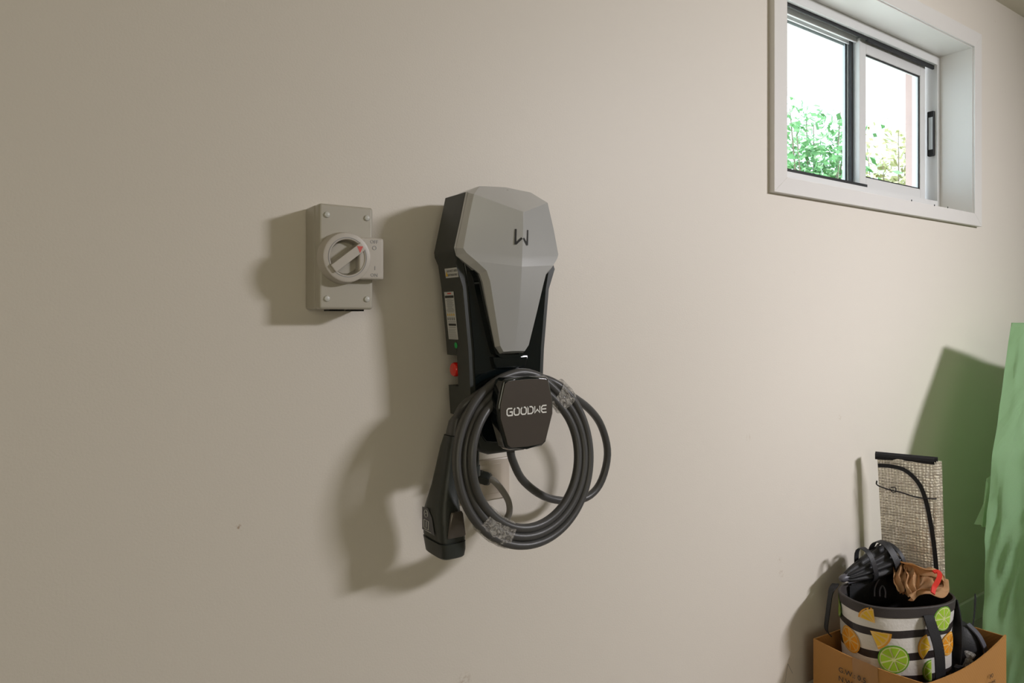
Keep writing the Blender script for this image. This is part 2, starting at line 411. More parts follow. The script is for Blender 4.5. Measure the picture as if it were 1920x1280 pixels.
box('latch_plate', 2.9455, 2.948, .119, .134, 1.865, 1.995, M['alug'], lat)
for p in (at(1699, 377, .0), at(1742, 386, .0), at(1767, 390, .0)):
    bm = bmesh.new(); lathe(bm, [(.0001, 0), (.0035, 0), (.003, .001), (.0001, .0012)], (p.x, -.018, p.z), (0, -1, 0), 8); obj('nail_head', bm, M['ink'], win)

# ---------------------------------------------------------------- outside
box('ground_outside', -2, 14, TH, 14, -.1, 0, M['ground'], kind='structure')
sof = thing('eave', 'white eave soffit above the window outside', 'eave', (3.5, .6, 2.5))
e = .97
box('soffit_lining', 0.6, 6.5, TH + .001, e, 2.410, 2.425, M['soffit'], sof)
box('fascia', 0.6, 6.5, e, e + .02, 2.405, 2.62, M['soffit'], sof)
bm = bmesh.new(); bm_box(bm, .6, 6.5, e + .021, e + .11, 2.415, 2.52, .012); obj('gutter', bm, M['alu'], sof, smooth=True)
settle(sof)
cp = thing('porch_column', 'pale pink rendered column outside the right window pane', 'column', (3.7, .4, 0))
box('shaft', 3.515, 4.25, .30, .5, 0, 2.408, M['render'], cp, bev=.004); box('plinth', 3.50, 4.265, .285, .515, 0, .12, M['render'], cp, bev=.004)
settle(cp)
fn = thing('boundary_fence', 'pale boards of a fence standing behind the garden shrubs', 'fence', (8, 6.5, 0))
for i in range(46):
    x = 1.5 + i * .3; box('board', x, x + .285, 6.5, 6.52, .03, 2.75, M['soffit'], fn)
box('rail', 1.5, 15.3, 6.521, 6.56, .5, .58, M['soffit'], fn); box('rail', 1.5, 15.3, 6.521, 6.56, 2.2, 2.28, M['soffit'], fn)
settle(fn)
def shrub(name, label, cx, cy, h, rx, m, n, seed):
    r = random.Random(seed); t = thing(name, label, 'shrub', (cx, cy, 0))
    tip = []
    bm = bmesh.new()
    for k in range(12):
        a = r.uniform(0, 6.28); q = r.uniform(.3, 1) * rx
        e_ = Vector((cx + q * math.cos(a), cy + q * .6 * math.sin(a), h * r.uniform(.7, 1)))
        mid = Vector((cx + q * .4 * math.cos(a), cy + q * .3 * math.sin(a), h * .45)); P = catmull([Vector((cx, cy, 0)), mid, e_], 4)
        tube(bm, P, lambda s: .022 * (1 - s) + .004, 5); tip.append((mid, e_))
    obj('stems', bm, M['bark'], t)
    bm = bmesh.new()
    for k in range(n):
        m_, e_ = r.choice(tip); s = r.uniform(-.2, 1.05); p = m_.lerp(e_, s) + Vector((r.gauss(0, .13), r.gauss(0, .11), r.gauss(0, .13)))
        L_ = r.uniform(.05, .10); w = L_ * .3
        d = Vector((r.uniform(-1, 1), r.uniform(-1, 1), r.uniform(-.6, .8))).normalized(); o_ = d.orthogonal().normalized()
        q = (p, p + d * L_ * .5 + o_ * w, p + d * L_, p + d * L_ * .5 - o_ * w)
        bm.faces.new([bm.verts.new(v) for v in q])
    me = bpy.data.meshes.new('foliage'); bm.to_mesh(me); bm.free()
    obj('foliage', me, m, t, kind='stuff'); settle(t)
shrub('garden_shrub', 'leafy bright green shrub seen through the left window pane', 5.2, 2.0, 2.95, .42, M['foliage'], 5200, 3)
shrub('garden_shrub', 'sparse yellowish shrub seen through the right window pane', 6.45, 2.0, 3.05, .42, M['foliage2'], 4600, 5)

# ---------------------------------------------------------------- rotary isolator switch
SX0, SX1, SZ0, SZ1, SD = .376, .472, 1.203, 1.381, .075
sw = thing('isolator_switch', 'grey beige rotary isolator switch box on the wall left of the charger', 'switch', (.424, 0, 1.203))
box('base_box', SX0, SX1, -.050, 0, SZ0, SZ1, M['iso'], sw, bev=.004, seg=3)
box('lid', SX0, SX1, -SD, -.0505, SZ0, SZ1, M['iso'], sw, bev=.005, seg=3)
KX, KZ, KR = .4165, 1.290, .0425
bm = bmesh.new()
lathe(bm, [(KR + .002, 0), (KR + .001, .010), (KR - .001, .0235), (KR - .003, .025), (.0310, .025), (.0300, .024), (.0295, .0045), (.0001, .0045)], (KX, -SD + .001, KZ), (0, -1, 0), 48)
ks = obj('knob_shroud', bm, M['iso2'], sw, smooth=True)
bm = bmesh.new(); bm_box(bm, KX + .020, KX + .066, -SD - .0225, -SD + .001, KZ - .036, KZ + .036, .004, 3)
obj('shroud_wing', bm, M['iso2'], sw, smooth=True)
bm = bmesh.new(); lathe(bm, [(.0335, 0), (.0335, .0004), (.0325, .0004), (.0325, 0)], (KX, -SD - .0241, KZ), (0, -1, 0), 48, False); obj('ring_groove', bm, M['greyink'], ks)
bm = bmesh.new(); lathe(bm, [(.028, 0), (.028, .003), (.026, .005), (.0001, .005)], (KX, -SD - .003, KZ), (0, -1, 0), 40)
kn = obj('knob', bm, M['iso'], sw, smooth=True)
ang = math.radians(38)
bm = bmesh.new(); rot = Matrix.Rotation(-ang, 3, 'Y')
bm_box(bm, KX - .0335, KX + .0325, -SD - .030, -SD - .006, KZ - .0075, KZ + .0075, .0015, 2, rot, (KX, -SD - .02, KZ))
obj('knob_handle', bm, M['iso2'], kn, smooth=True)
dv = Vector((math.cos(ang), 0, math.sin(ang))); nv = Vector((-math.sin(ang), 0, math.cos(ang)))
c_ = Vector((KX, -SD - .0303, KZ)) + dv * .0245
bm = bmesh.new(); bm.faces.new([bm.verts.new(c_ + Vector(v)) for v in ((-.0055, 0, .004), (.0055, 0, .004), (0, 0, -.0075))]); obj('arrow_mark', bm, M['redink'], kn, label='red triangle pointer on the knob handle')
MT = lambda x, z, y: basis((x, y, z), (1, 0, 0), (0, 0, 1))
yw = -SD - .0228
text('OFF', .0085, M['greyink'], sw, MT(KX + .0475, KZ + .0285, yw)); text('ON', .0085, M['greyink'], sw, MT(KX + .0475, KZ - .0285, yw))
text('O', .011, M['greyink'], sw, MT(KX + .048, KZ + .018, yw)); text('I', .010, M['greyink'], sw, MT(KX + .049, KZ - .0165, yw))
for x in (SX0 + .013, SX1 - .012):
    for z in (SZ0 + .018, SZ1 - .019):
        bm = bmesh.new(); lathe(bm, [(.0052, 0), (.0052, .0012), (.0042, .0028), (.002, .0036), (.0001, .0038)], (x, -SD, z), (0, -1, 0), 16); obj('screw_cap', bm, M['screw'], sw, smooth=True)
for x0_, x1_ in ((.398, .425), (.436, .460)):
    box('conduit_plug', x0_, x1_, -.062, -.034, SZ0 - .003, SZ0 + .001, M['seal'], sw)
settle(sw)

# ---------------------------------------------------------------- EV charger
CX = .718
ch = thing('wall_charger', 'tall black and silver electric car wall charger with GOODWE cable holder', 'car charger', (CX, 0, .93))
KEY = [(1.417, .089), (1.312, .113), (1.302, .112), (1.287, .1045), (1.245, .0975), (1.128, .0855), (1.06, .082), (1.005, .078)]
def HW(z):
    if z >= KEY[0][0]: return KEY[0][1]
    for (a, wa), (b, wb) in zip(KEY, KEY[1:]):
        if z >= b: return wb + (wa - wb) * (z - b) / (a - b)
    return KEY[-1][1]
def sym(rows, cx=CX, top=None, bottom=None):
    """closed outline from (z, halfwidth) rows, top to bottom"""
    r = [(cx + w, z) for z, w in rows]; l = [(cx - w, z) for z, w in reversed(rows)]
    return r + (bottom or []) + l + (top or [])
toprow = [(CX - .058, 1.4255), (CX, 1.4295), (CX + .058, 1.4255)]
ZR = [1.417, 1.312, 1.302, 1.287, 1.245, 1.118]
bm = bmesh.new()
prism(bm, sym([(z, HW(z)) for z in ZR], top=toprow), -.050, -.088)                       # upper back shell
prism(bm, sym([(1.060, HW(1.06)), (1.005, HW(1.005) )]), -.050, -.088, 0)                # lower side block
prism(bm, sym([(1.12, .064), (1.058, .062)]), -.052, -.089)                              # core behind the notch
low = [(1.417, HW(1.417)), (1.312, .113), (1.302, .112), (1.287, .1045), (1.245, .0975), (1.128, .0855), (1.06, .082), (1.005, .078), (.985, .073), (.952, .066), (.940, .056)]
prism(bm, sym(low, top=toprow, bottom=[(CX + .04, .934), (CX - .04, .934)]), -.088, -.131, .008, 4)
hs = obj('housing', bm, M['matteblk'], ch, smooth=True)
# glossy front panel
rows = [(1.36, .085), (1.30, .100), (1.245, .0875), (1.128, .0755), (1.06, .072), (1.005, .067), (.972, .060), (.960, .050)]
bm = bmesh.new(); prism(bm, sym(rows, bottom=[(CX + .03, .956), (CX - .03, .956)]), -.1305, -.1345, .002, 2)
obj('front_panel', bm, M['gloss'], ch, smooth=True)
# glossy raised bezel around the V of the cover
vrow = [(1.29, .0835), (1.262, .0665), (1.235, .0600), (1.135, .0325), (1.122, .024), (1.117, .014)]
bez = [Vector((CX - w - .004, -.138, z)) for z, w in vrow] + [Vector((CX + w + .004, -.138, z)) for z, w in reversed(vrow)]
bm = bmesh.new(); strap(bm, catmull(bez, 4), .010, .006, (0, 1, 0)); obj('bezel', bm, M['gloss'], ch, smooth=True)
bm = bmesh.new(); prism(bm, [(CX - .040, 1.116), (CX + .040, 1.116), (CX + .034, 1.094), (CX - .034, 1.094)], -.134, -.142, .003, 2)
obj('bezel_lip', bm, M['gloss'], ch, smooth=True)
# silver cover: rim, crease and ridge
#      z_rim, hw_rim, d_rim, z_cr, hw_cr, d_cr, z_ridge, d_ridge
CR = [(1.417, .0885, .126, 1.411, .083, .146, 1.381, .1835),
      (1.365, .1010, .127, 1.362, .096, .148, 1.350, .1815),
      (1.314, .1135, .127, 1.312, .1070, .149, 1.300, .1785),
      (1.300, .1110, .130, 1.304, .1020, .152, 1.294, .1782),
      (1.283, .0930, .143, 1.289, .0860, .160, 1.282, .1775),
      (1.268, .0730, .149, 1.273, .0670, .163, 1.266, .1765),
      (1.252, .0665, .149, 1.254, .0600, .164, 1.250, .1752),
      (1.200, .0535, .147, 1.201, .0475, .160, 1.200, .169),
      (1.135, .0370, .1445, 1.137, .0320, .1545, 1.137, .157),
      (1.122, .0265, .144, 1.126, .0240, .1530, 1.127, .1545)]
bm = bmesh.new()
def V(x, d, z): return bm.verts.new((x, -d, z))
sides = {}
for s in (-1, 1):
    rim = [V(CX + s * r[1], r[2], r[0]) for r in CR]; cr = [V(CX + s * r[4], r[5], r[3]) for r in CR]
    bk = [V(CX + s * (r[1] - .001), .1315, r[0]) for r in CR]; sides[s] = (rim, cr, bk)
rg = [V(CX, r[7], r[6]) for r in CR]
tr_ = V(CX, .124, 1.4355)
t1 = {s: V(CX + s * .058, .125, 1.4315) for s in (-1, 1)}
tb = V(CX, .085, 1.4350); t1b = {s: V(CX + s * .058, .086, 1.4310) for s in (-1, 1)}; r0b = {s: V(CX + s * .0885, .092, 1.4180) for s in (-1, 1)}
for s in (-1, 1):
    rim, cr, bk = sides[s]
    for i in range(len(CR) - 1):
        bm.faces.new((rim[i], rim[i + 1], cr[i + 1], cr[i])); bm.faces.new((cr[i], cr[i + 1], rg[i + 1], rg[i])); bm.faces.new((bk[i], bk[i + 1], rim[i + 1], rim[i]))
    bm.faces.new((tb, t1b[s], t1[s], tr_)); bm.faces.new((t1b[s], r0b[s], rim[0], t1[s])); bm.faces.new((r0b[s], bk[0], rim[0]))
    bm.faces.new((tr_, t1[s], rg[0])); bm.faces.new((t1[s], cr[0], rg[0])); bm.faces.new((t1[s], rim[0], cr[0]))
a, b = sides[-1], sides[1]
bm.faces.new((a[1][-1], b[1][-1], rg[-1])); bm.faces.new((a[0][-1], b[0][-1], b[1][-1], a[1][-1])); bm.faces.new((a[2][-1], b[2][-1], b[0][-1], a[0][-1]))
fe = [e_ for e_ in bm.edges if (set(e_.verts) & set(rg)) and len(set(e_.verts) & set(rg)) == 2]
top_e = [e_ for e_ in bm.edges if rg[0] in e_.verts and (sides[-1][1][0] in e_.verts or sides[1][1][0] in e_.verts)]
bmesh.ops.bevel(bm, geom=fe, offset=.0018, segments=2, affect='EDGES', profile=.5)
cv = obj('front_cover', bm, M['silver'], ch, smooth=6)
# W mark cut in the cover: strokes lying on the two facets
def facet(o, z):  # depth of facet at offset o from the centre, height z
    for r, q in zip(CR, CR[1:]):
        if z >= q[3] or q is CR[-1]:
            k = max(0, min(1, (z - q[3]) / (r[3] - q[3])))
            hw = q[4] + (r[4] - q[4]) * k; dc = q[5] + (r[5] - q[5]) * k; break
    for r, q in zip(CR, CR[1:]):
        if z >= q[6] or q is CR[-1]:
            k = max(0, min(1, (z - q[6]) / (r[6] - q[6]))); dr = q[7] + (r[7] - q[7]) * k; break
    return dr + (dc - dr) * min(1, abs(o) / hw)
def stroke(bm, a, b, w, off=.0006):
    a = Vector(a); b = Vector(b); d = (b - a).normalized(); n_ = Vector((-d.y, d.x)); N = 4; L_ = []
    for i in range(N + 1):
        p = a.lerp(b, i / N); row = []
        for s in (-1, 1):
            q = p + n_ * w * s; row.append(bm.verts.new((CX + q.x, -facet(q.x, q.y) - off, q.y)))
        L_.append(row)
    for r, q in zip(L_, L_[1:]): bm.faces.new((r[0], r[1], q[1], q[0]))
bm = bmesh.new()
for s in (-1, 1):
    stroke(bm, (s * .0135, 1.350), (s * .0135, 1.322), .0017); stroke(bm, (s * .0135, 1.3225), (s * .0018, 1.334), .0019)
obj('w_mark', bm, M['ink'], cv, label='black W shaped emblem')
# cable holder block with brand lettering
hub = bmesh.new(); prism(hub, [(CX - .035, 1.045), (CX + .035, 1.045), (CX + .035, .985), (CX - .035, .985)], -.133, -.172); hb = obj('holder_hub', hub, M['gloss'], ch)
HCX = .7165
def face_poly(k, cx=HCX, cz=1.0165):
    P = [(-.052, .063), (.050, .0665), (.0565, .060), (.0610, .022), (.0605, -.004), (.0445, -.056), (.038, -.0625), (-.038, -.0635), (-.047, -.056), (-.0615, -.006), (-.0605, .020)]
    P = [(-.0510, .0600), (-.044, .0645), (0, .0662), (.044, .0645), (.0510, .0600), (.0620, .018), (.0615, -.006), (.0450, -.0575), (.0360, -.0640), (0, -.0655), (-.0360, -.0640), (-.0450, -.0575), (-.0615, -.006), (-.0620, .018)]
    return [(cx + x * k, cz + z * k) for x, z in P]
bm = bmesh.new(); prism(bm, face_poly(1.0), -.170, -.195, .006, 4); hd = obj('cable_holder', bm, M['gloss'], ch, smooth=True)
bm = bmesh.new(); prism(bm, face_poly(.925), -.1945, -.1962, .0006, 2); obj('holder_face', bm, M['holder'], hd)
def ribbon_letters():
    bm = bmesh.new(); h = 1.0; y = -.1967
    G = {'G': [[(.95, .98), (.25, .98), (.04, .78), (.04, .22), (.25, .02), (.95, .02), (.95, .5), (.5, .5)]],
         'O': [[(.25, .98), (.75, .98), (.96, .78), (.96, .22), (.75, .02), (.25, .02), (.04, .22), (.04, .78), (.25, .98), (.5, .98)]],
         'D': [[(.04, .98), (.7, .98), (.96, .75), (.96, .25), (.7, .02), (.04, .02), (.04, .98), (.3, .98)]],
         'W': [[(.04, 1.0), (.04, .04), (.5, .52), (.96, .04), (.96, 1.0)]],
         'E': [[(.98, .98), (.28, .98), (.04, .75), (.04, .25), (.28, .02), (.98, .02)], [(.04, .5), (.92, .5)]]}
    x = HCX - .0445; cw, gap, hh = .0123, .0029, .0130; z0 = 1.0148
    for c in 'GOODWE':
        for line in G[c]:
            P = [Vector((x + px * cw, z0 + pz * hh)) for px, pz in line]; w = .00120; rows = []
            for i, p in enumerate(P):
                a = P[max(0, i - 1)]; b = P[min(len(P) - 1, i + 1)]
                d1 = (p - a).normalized() if i > 0 else (b - p).normalized(); d2 = (b - p).normalized() if i < len(P) - 1 else d1
                n1 = Vector((-d1.y, d1.x)); n2 = Vector((-d2.y, d2.x)); m_ = (n1 + n2)
                m_ = m_ / max(.6, m_.length ** 2 / 2) if m_.length > 1e-3 else n1
                rows.append([bm.verts.new((p.x + m_.x * w, y, p.y + m_.y * w)), bm.verts.new((p.x - m_.x * w, y, p.y - m_.y * w))])
            for r, q in zip(rows, rows[1:]):
                try: bm.faces.new((r[0], r[1], q[1], q[0]))
                except ValueError: pass
        x += cw + gap
    return bm
bm = ribbon_letters(); obj('lettering', bm, M['white'], hd, label='white GOODWE lettering')
# emergency stop button in the side notch
bx = CX - .070
bm = bmesh.new(); lathe(bm, [(.0085, 0), (.0085, .006), (.0125, .0065), (.0135, .009), (.0135, .014), (.012, .017), (.007, .0178), (.0001, .018)], (bx + .001, -.074, 1.091), (-1, 0, 0), 28)
obj('stop_button', bm, M['red'], ch, smooth=True, label='round red stop button')
bm = bmesh.new(); lathe(bm, [(.0145, 0), (.0145, .003), (.0001, .003)], (bx + .002, -.074, 1.091), (-1, 0, 0), 24); obj('button_ring', bm, M['gloss'], ch)
# stickers on the left side
def sidept(z, d): return Vector((CX - HW(z) - .0006, -d, z))
def sticker(name, z0, z1, d0, d1, m, parent=ch, lean=0.0, off=0.0, label=None):
    bm = bmesh.new(); N = 5; L_ = []
    for i in range(N + 1):
        z = z0 + (z1 - z0) * i / N; k = lean * (z - z0)
        L_.append([bm.verts.new(sidept(z, d0 - k) - Vector((off, 0, 0))), bm.verts.new(sidept(z, d1 - k) - Vector((off, 0, 0)))])
    for r, q in zip(L_, L_[1:]): bm.faces.new((r[0], r[1], q[1], q[0]))
    return obj(name, bm, m, parent, label=label)
w1 = sticker('warning_sticker', 1.2625, 1.2800, .074, .122, M['labelw'], label='small white warning sticker on the side')
def side_text(t, z, d, size, m, parent):
    k = (HW(z + .01) - HW(z - .01)) / .02
    return text(t, size, m, parent, basis(sidept(z, d) - Vector((.0006, 0, 0)), (0, -1, 0), (-k, 0, 1)), ext=0.00005)
side_text('DO NOT ADD', 1.2745, .101, .0058, M['ink'], w1); side_text('EXTENSIONS', 1.2672, .101, .0058, M['ink'], w1)
bm = bmesh.new(); z = 1.270; bm.faces.new([bm.verts.new(sidept(q, d) - Vector((.0006, 0, 0))) for d, q in ((.0755, z - .0045), (.0845, z - .0045), (.080, z + .005))]); obj('warning_triangle', bm, M['yellow'], w1)
w2 = sticker('rating_label', 1.148, 1.237, .062, .098, M['labelw'], lean=.02, label='long white rating label on the side')
ln = bmesh.new(); dk = bmesh.new(); yl = bmesh.new(); rd = bmesh.new()
def strip(bm, z0, z1, d0, d1):
    k = .02
    q = [(z0, d0), (z0, d1), (z1, d1), (z1, d0)]
    bm.faces.new([bm.verts.new(sidept(z, d - k * (z - 1.148)) - Vector((.0005, 0, 0))) for z, d in q])
strip(rd, 1.2325, 1.2350, .074, .089)
strip(dk, 1.2255, 1.2300, .064, .097)
zz = 1.2235
rr = random.Random(2)
while zz > 1.199: strip(ln, zz - .0008, zz, .065 + rr.uniform(0, .006), .096 - rr.uniform(0, .008)); zz -= .0021
for k in range(4):
    d = .068 + k * .0078; bm_ = yl; kk = .02
    bm_.faces.new([bm_.verts.new(sidept(z, dd - kk * (z - 1.148)) - Vector((.0005, 0, 0))) for z, dd in ((1.1925, d - .0028), (1.1925, d + .0028), (1.1975, d))])
    strip(ln, 1.184, 1.189, d - .0024, d + .0024)
strip(ln, 1.1802, 1.1812, .066, .096); bc = bmesh.new(); strip(bc, 1.1735, 1.1775, .068, .096); obj('barcode', bc, M['ink'], w2)
strip(ln, 1.1700, 1.1712, .068, .094)
zz = 1.167
while zz > 1.150: strip(ln, zz - .0007, zz, .065, .096 - rr.uniform(0, .006)); zz -= .0024
obj('fine_print', ln, M['greyink'], w2); obj('heading_band', dk, M['ink'], w2); obj('hazard_triangles', yl, M['yellow'], w2); obj('red_heading', rd, M['redink'], w2)
bm = bmesh.new(); bm.faces.new([bm.verts.new(sidept(1.137 + .0056 * math.sin(t * math.pi / 12), .087 + .0056 * math.cos(t * math.pi / 12))) for t in range(24)])
obj('green_sticker', bm, M['greendot'], ch, label='round green sticker')
bm = bmesh.new(); bm_box(bm, CX - .055, CX + .055, -.052, 0, 1.14, 1.30, .002); obj('wall_bracket', bm, M['matteblk'], ch)
bm = bmesh.new(); bm_box(bm, CX - .045, CX + .045, -.052, 0, 1.01, 1.05, .002); obj('wall_bracket', bm, M['matteblk'], ch)
settle(ch)

# ---------------------------------------------------------------- charging cable with connector
cb = thing('charging_cable', 'thick black charging cable coiled round the holder with its plug hanging', 'cable', (.73, -.10, .93))
CC = Vector((.7350, 0, .9300)); EX = .952; RC = .0080
P = [Vector((CX + .02, -.110, .940)), at(961, 862, .105), at(983, 903, .098), at(1030, 934, .095), at(1090, 936, .095), at(1124, 908, .095), at(1139, 852, .100), at(1128, 800, .105), at(1103, 765, .118), at(1062, 736, .135), at(1035, 722, .149)]
turns = [(.128, .154), (.133, .1575), (.141, .1405), (.149, .157), (.157, .141)]
# radii per full turn, the change of lane happens behind the holder (60 to 105 degrees)
def lane(t):  # t in turns counted from 90 degrees
    i = int(math.floor(t)); i = max(0, min(len(LN) - 1, i)); f = t - math.floor(t)
    a = LN[i]; b = LN[min(len(LN) - 1, i + 1)]
    k = max(0, (f - .88) / .12); k = k * k * (3 - 2 * k)
    return a[0] + (b[0] - a[0]) * k, a[1] + (b[1] - a[1]) * k
def coil_d(an): return .1572 + .0155 * (1 - math.sin(an))     # the coil leans out at the bottom
LN = [(.1245, 0), (.1405, 0), (.1565, 0), (.1490, -.0158)]
tt = 0.0
while tt <= 4.10:
    r, d = lane(tt); an = math.pi / 2 + tt * 2 * math.pi
    wob = .0022 * math.sin(an * 2 + tt) + .0012 * math.sin(an * 3 + 1.3 * tt)
    f = tt - math.floor(tt)
    if tt < 1: g_ = math.exp(-((f - .20) / .13) ** 2); r += .013 * g_; d += .0165 * g_      # inner turn bulges over its neighbour on the left
    r2 = r + wob * .3; d += coil_d(an)
    P.append(Vector((CC.x + r2 * EX * math.cos(an), -d, CC.z + r2 * math.sin(an)))); tt += 1.0 / 24
P += [Vector((.620, -.138, 1.032)), Vector((.613, -.122, 1.008))]
path = catmull(P, 5)
bm = bmesh.new(); tube(bm, path, RC, 14); obj('cable', bm, M['cable'], cb, smooth=True)
# plastic film wraps
def wrap(a0, a1, seed, r0=.1150, r1=.1660, d0=-.0200, d1=.0090, sc=1.0):
    rings = []; n = 26; k = 20
    for i in range(n + 1):
        an = math.radians(a0 + (a1 - a0) * i / n); ring_ = []
        for j in range(k):
            t = 2 * math.pi * j / k; c = math.cos(t); s = math.sin(t)
            rr_ = (r0 + r1) / 2 + (r1 - r0) / 2 * sc * math.copysign(abs(c) ** .7, c); dd = (d0 + d1) / 2 + (d1 - d0) / 2 * math.copysign(abs(s) ** .7, s)
            dd += coil_d(an); p = Vector((CC.x + rr_ * EX * math.cos(an), -dd, CC.z + rr_ * math.sin(an)))
            nn = noise.noise(p * 90 + Vector((seed, 0, 0))) * .0014
            ed = .002 * math.sin(3 * t + seed) * (1 if i in (0, n) else 0)
            p += Vector((math.cos(an), 0, math.sin(an))) * nn * c + Vector((0, -nn * s, 0)) + Vector((-math.sin(an), 0, math.cos(an))) * ed
            ring_.append(p)
        rings.append(ring_)
    bm = bmesh.new(); loft(bm, rings, cap=False); return bm
obj('plastic_wrap', wrap(221, 249, 2.0), M['film'], cb, smooth=True, label='crinkled clear plastic wrap at the bottom')
obj('plastic_wrap', wrap(40, 55, 7.0, r1=.1690), M['film'], cb, smooth=True, label='crinkled clear plastic wrap beside the holder')
# connector: lofted rounded-rectangle sections
def rrect(c, w, d, ex=4.0, n=28, tilt=0.0):
    c = (c[0] + CDX, c[1] + CDY, c[2] + .005)
    out = []
    for j in range(n):
        t = 2 * math.pi * j / n; cs, sn = math.cos(t), math.sin(t)
        x = w / 2 * math.copysign(abs(cs) ** (2 / ex), cs); y = d / 2 * math.copysign(abs(sn) ** (2 / ex), sn)
        out.append(Vector((c[0] + x, c[1] + y, c[2] + tilt * x)))
    return out
CDX, CDY = .008, -.012
SEC = [  # x centre, y centre, z, width, depth
    (.6085, -.108, 1.004, .021, .022, 2.4), (.6070, -.106, .996, .027, .028, 2.6), (.6050, -.103, .972, .030, .033, 3.0)]
HND = [(.6045, -.103, .971, .034, .038, 3.0), (.600, -.101, .950, .036, .044, 3.0), (.594, -.099, .915, .037, .050, 3.2), (.588, -.097, .880, .039, .056, 3.2), (.584, -.096, .855, .044, .066, 3.4),
       (.5825, -.096, .835, .049, .077, 3.8), (.584, -.096, .815, .052, .082, 4.2), (.586, -.097, .790, .054, .084, 4.6)]
NOS = [(.586, -.097, .7895, .048, .078, 4.6), (.586, -.097, .7865, .048, .078, 4.6), (.586, -.097, .7860, .055, .084, 4.6), (.587, -.098, .772, .053, .082, 4.6), (.587, -.098, .7605, .050, .078, 4.4), (.587, -.098, .7585, .046, .074, 4.4)]
bm = bmesh.new(); loft(bm, [rrect(s[:3], s[3], s[4], s[5]) for s in HND]); cn = obj('connector', bm, M['matteblk'], cb, smooth=50, label='black plug handle')
bm = bmesh.new(); loft(bm, [rrect(s[:3], s[3], s[4], s[5]) for s in SEC]); obj('strain_relief', bm, M['cable'], cn, smooth=50)
bm = bmesh.new(); loft(bm, [rrect(s[:3], s[3], s[4], s[5]) for s in NOS]); obj('nose_collar', bm, M['matteblk'], cn, smooth=30)
bm = bmesh.new(); loft(bm, [rrect(s[:3], s[3], s[4], 4) for s in ((.588, -.139, .842, .020, .006), (.588, -.1395, .838, .024, .008), (.588, -.1395, .800, .036, .006), (.588, -.139, .797, .034, .003))]); obj('thumb_pad', bm, M['holder'], cn, smooth=50)
# icon on the left face
bm = bmesh.new(); xL = .5578 + CDX
bm.faces.new([bm.verts.new(v) for v in ((xL - .0012, -0.080, 0.845), (xL - .0012, -0.102, 0.847), (xL - .0012, -0.118, 0.833), (xL - .0012, -0.128, 0.804), (xL - .0012, -0.080, 0.804))])
ic = obj('badge', bm, M['greyref'], cn)
bm = bmesh.new()
pts = [Vector((xL - .0018, -.096 + .0065 * math.cos(t * math.pi / 10), .836 + .0065 * math.sin(t * math.pi / 10))) for t in range(21)]
strap(bm, pts, .0012, .0004, (1, 0, 0)); tube(bm, [Vector((xL - .0018, -.096, .8355)), Vector((xL - .0018, -.096, .8365))], .0015, 6)
for q0, q1 in (((-.076, .817), (-.094, .817)), ((-.094, .817), (-.094, .802)), ((-.094, .802), (-.076, .802)), ((-.076, .802), (-.076, .817)), ((-.085, .815), (-.085, .804)), ((-.078, .799), (-.104, .799))):
    strap(bm, [Vector((xL - .0018, q0[0] - .012, q0[1] + .007)), Vector((xL - .0018, q1[0] - .012, q1[1] + .007))], .0014, .0006, (1, 0, 0))
obj('icon', bm, M['labelw'], ic)
settle(cb)

# ---------------------------------------------------------------- supply lead, glands and wall plate
wp = thing('wall_plate', 'cream blank wall plate behind the coiled cable', 'wall plate', (.745, 0, .86))
box('plate', .688, .8035, -.012, 0, .813, .8965, M['plate'], wp, bev=.003)
box('plate_insert', .700, .781, -.0145, -.0125, .826, .887, M['plate'], wp, bev=.001)
settle(wp)
sl = thing('supply_lead', 'grey supply lead looping from the wall plate to the charger', 'cable', (.73, -.03, .86))
def gland(o, ax, name='cable_gland', s=1.0, n=6):
    bm = bmesh.new(); o = Vector(o); ax = Vector(ax).normalized()
    lathe(bm, [(.0150 * s, 0), (.0150 * s, .010 * s)], o, ax, n); lathe(bm, [(.0125 * s, .0102 * s), (.0125 * s, .015 * s)], o, ax, 20)
    lathe(bm, [(.0150 * s, .0152 * s), (.0150 * s, .026 * s), (.012 * s, .031 * s), (.009 * s, .032 * s)], o, ax, n)
    return obj(name, bm, M['matteblk'], sl, smooth=30)
ga = Vector((.719, -.0147, .869)); ax = Vector((.55, -.80, -.20)).normalized(); gland(ga, ax)
bm = bmesh.new(); lathe(bm, [(.0118, 0), (.0118, .040), (.0135, .0405), (.0135, .060), (.010, .061)], (.676, -.075, .946), (0, 0, -1), 20); gl2 = obj('charger_gland', bm, M['matteblk'], sl, smooth=30)
g1 = ga + ax * .030
LP = [g1 - ax * .006, g1 + ax * .010, at(943, 921, .050), at(954, 942, .050), at(954, 964, .050), at(940, 981, .051), at(918, 984, .055), at(895, 968, .062), at(884, 930, .070), Vector((.676, -.0745, .897)), Vector((.676, -.0745, .888))]
bm = bmesh.new(); tube(bm, catmull(LP, 8), .0066, 12); obj('lead', bm, M['lead'], sl, smooth=True)
settle(sl)

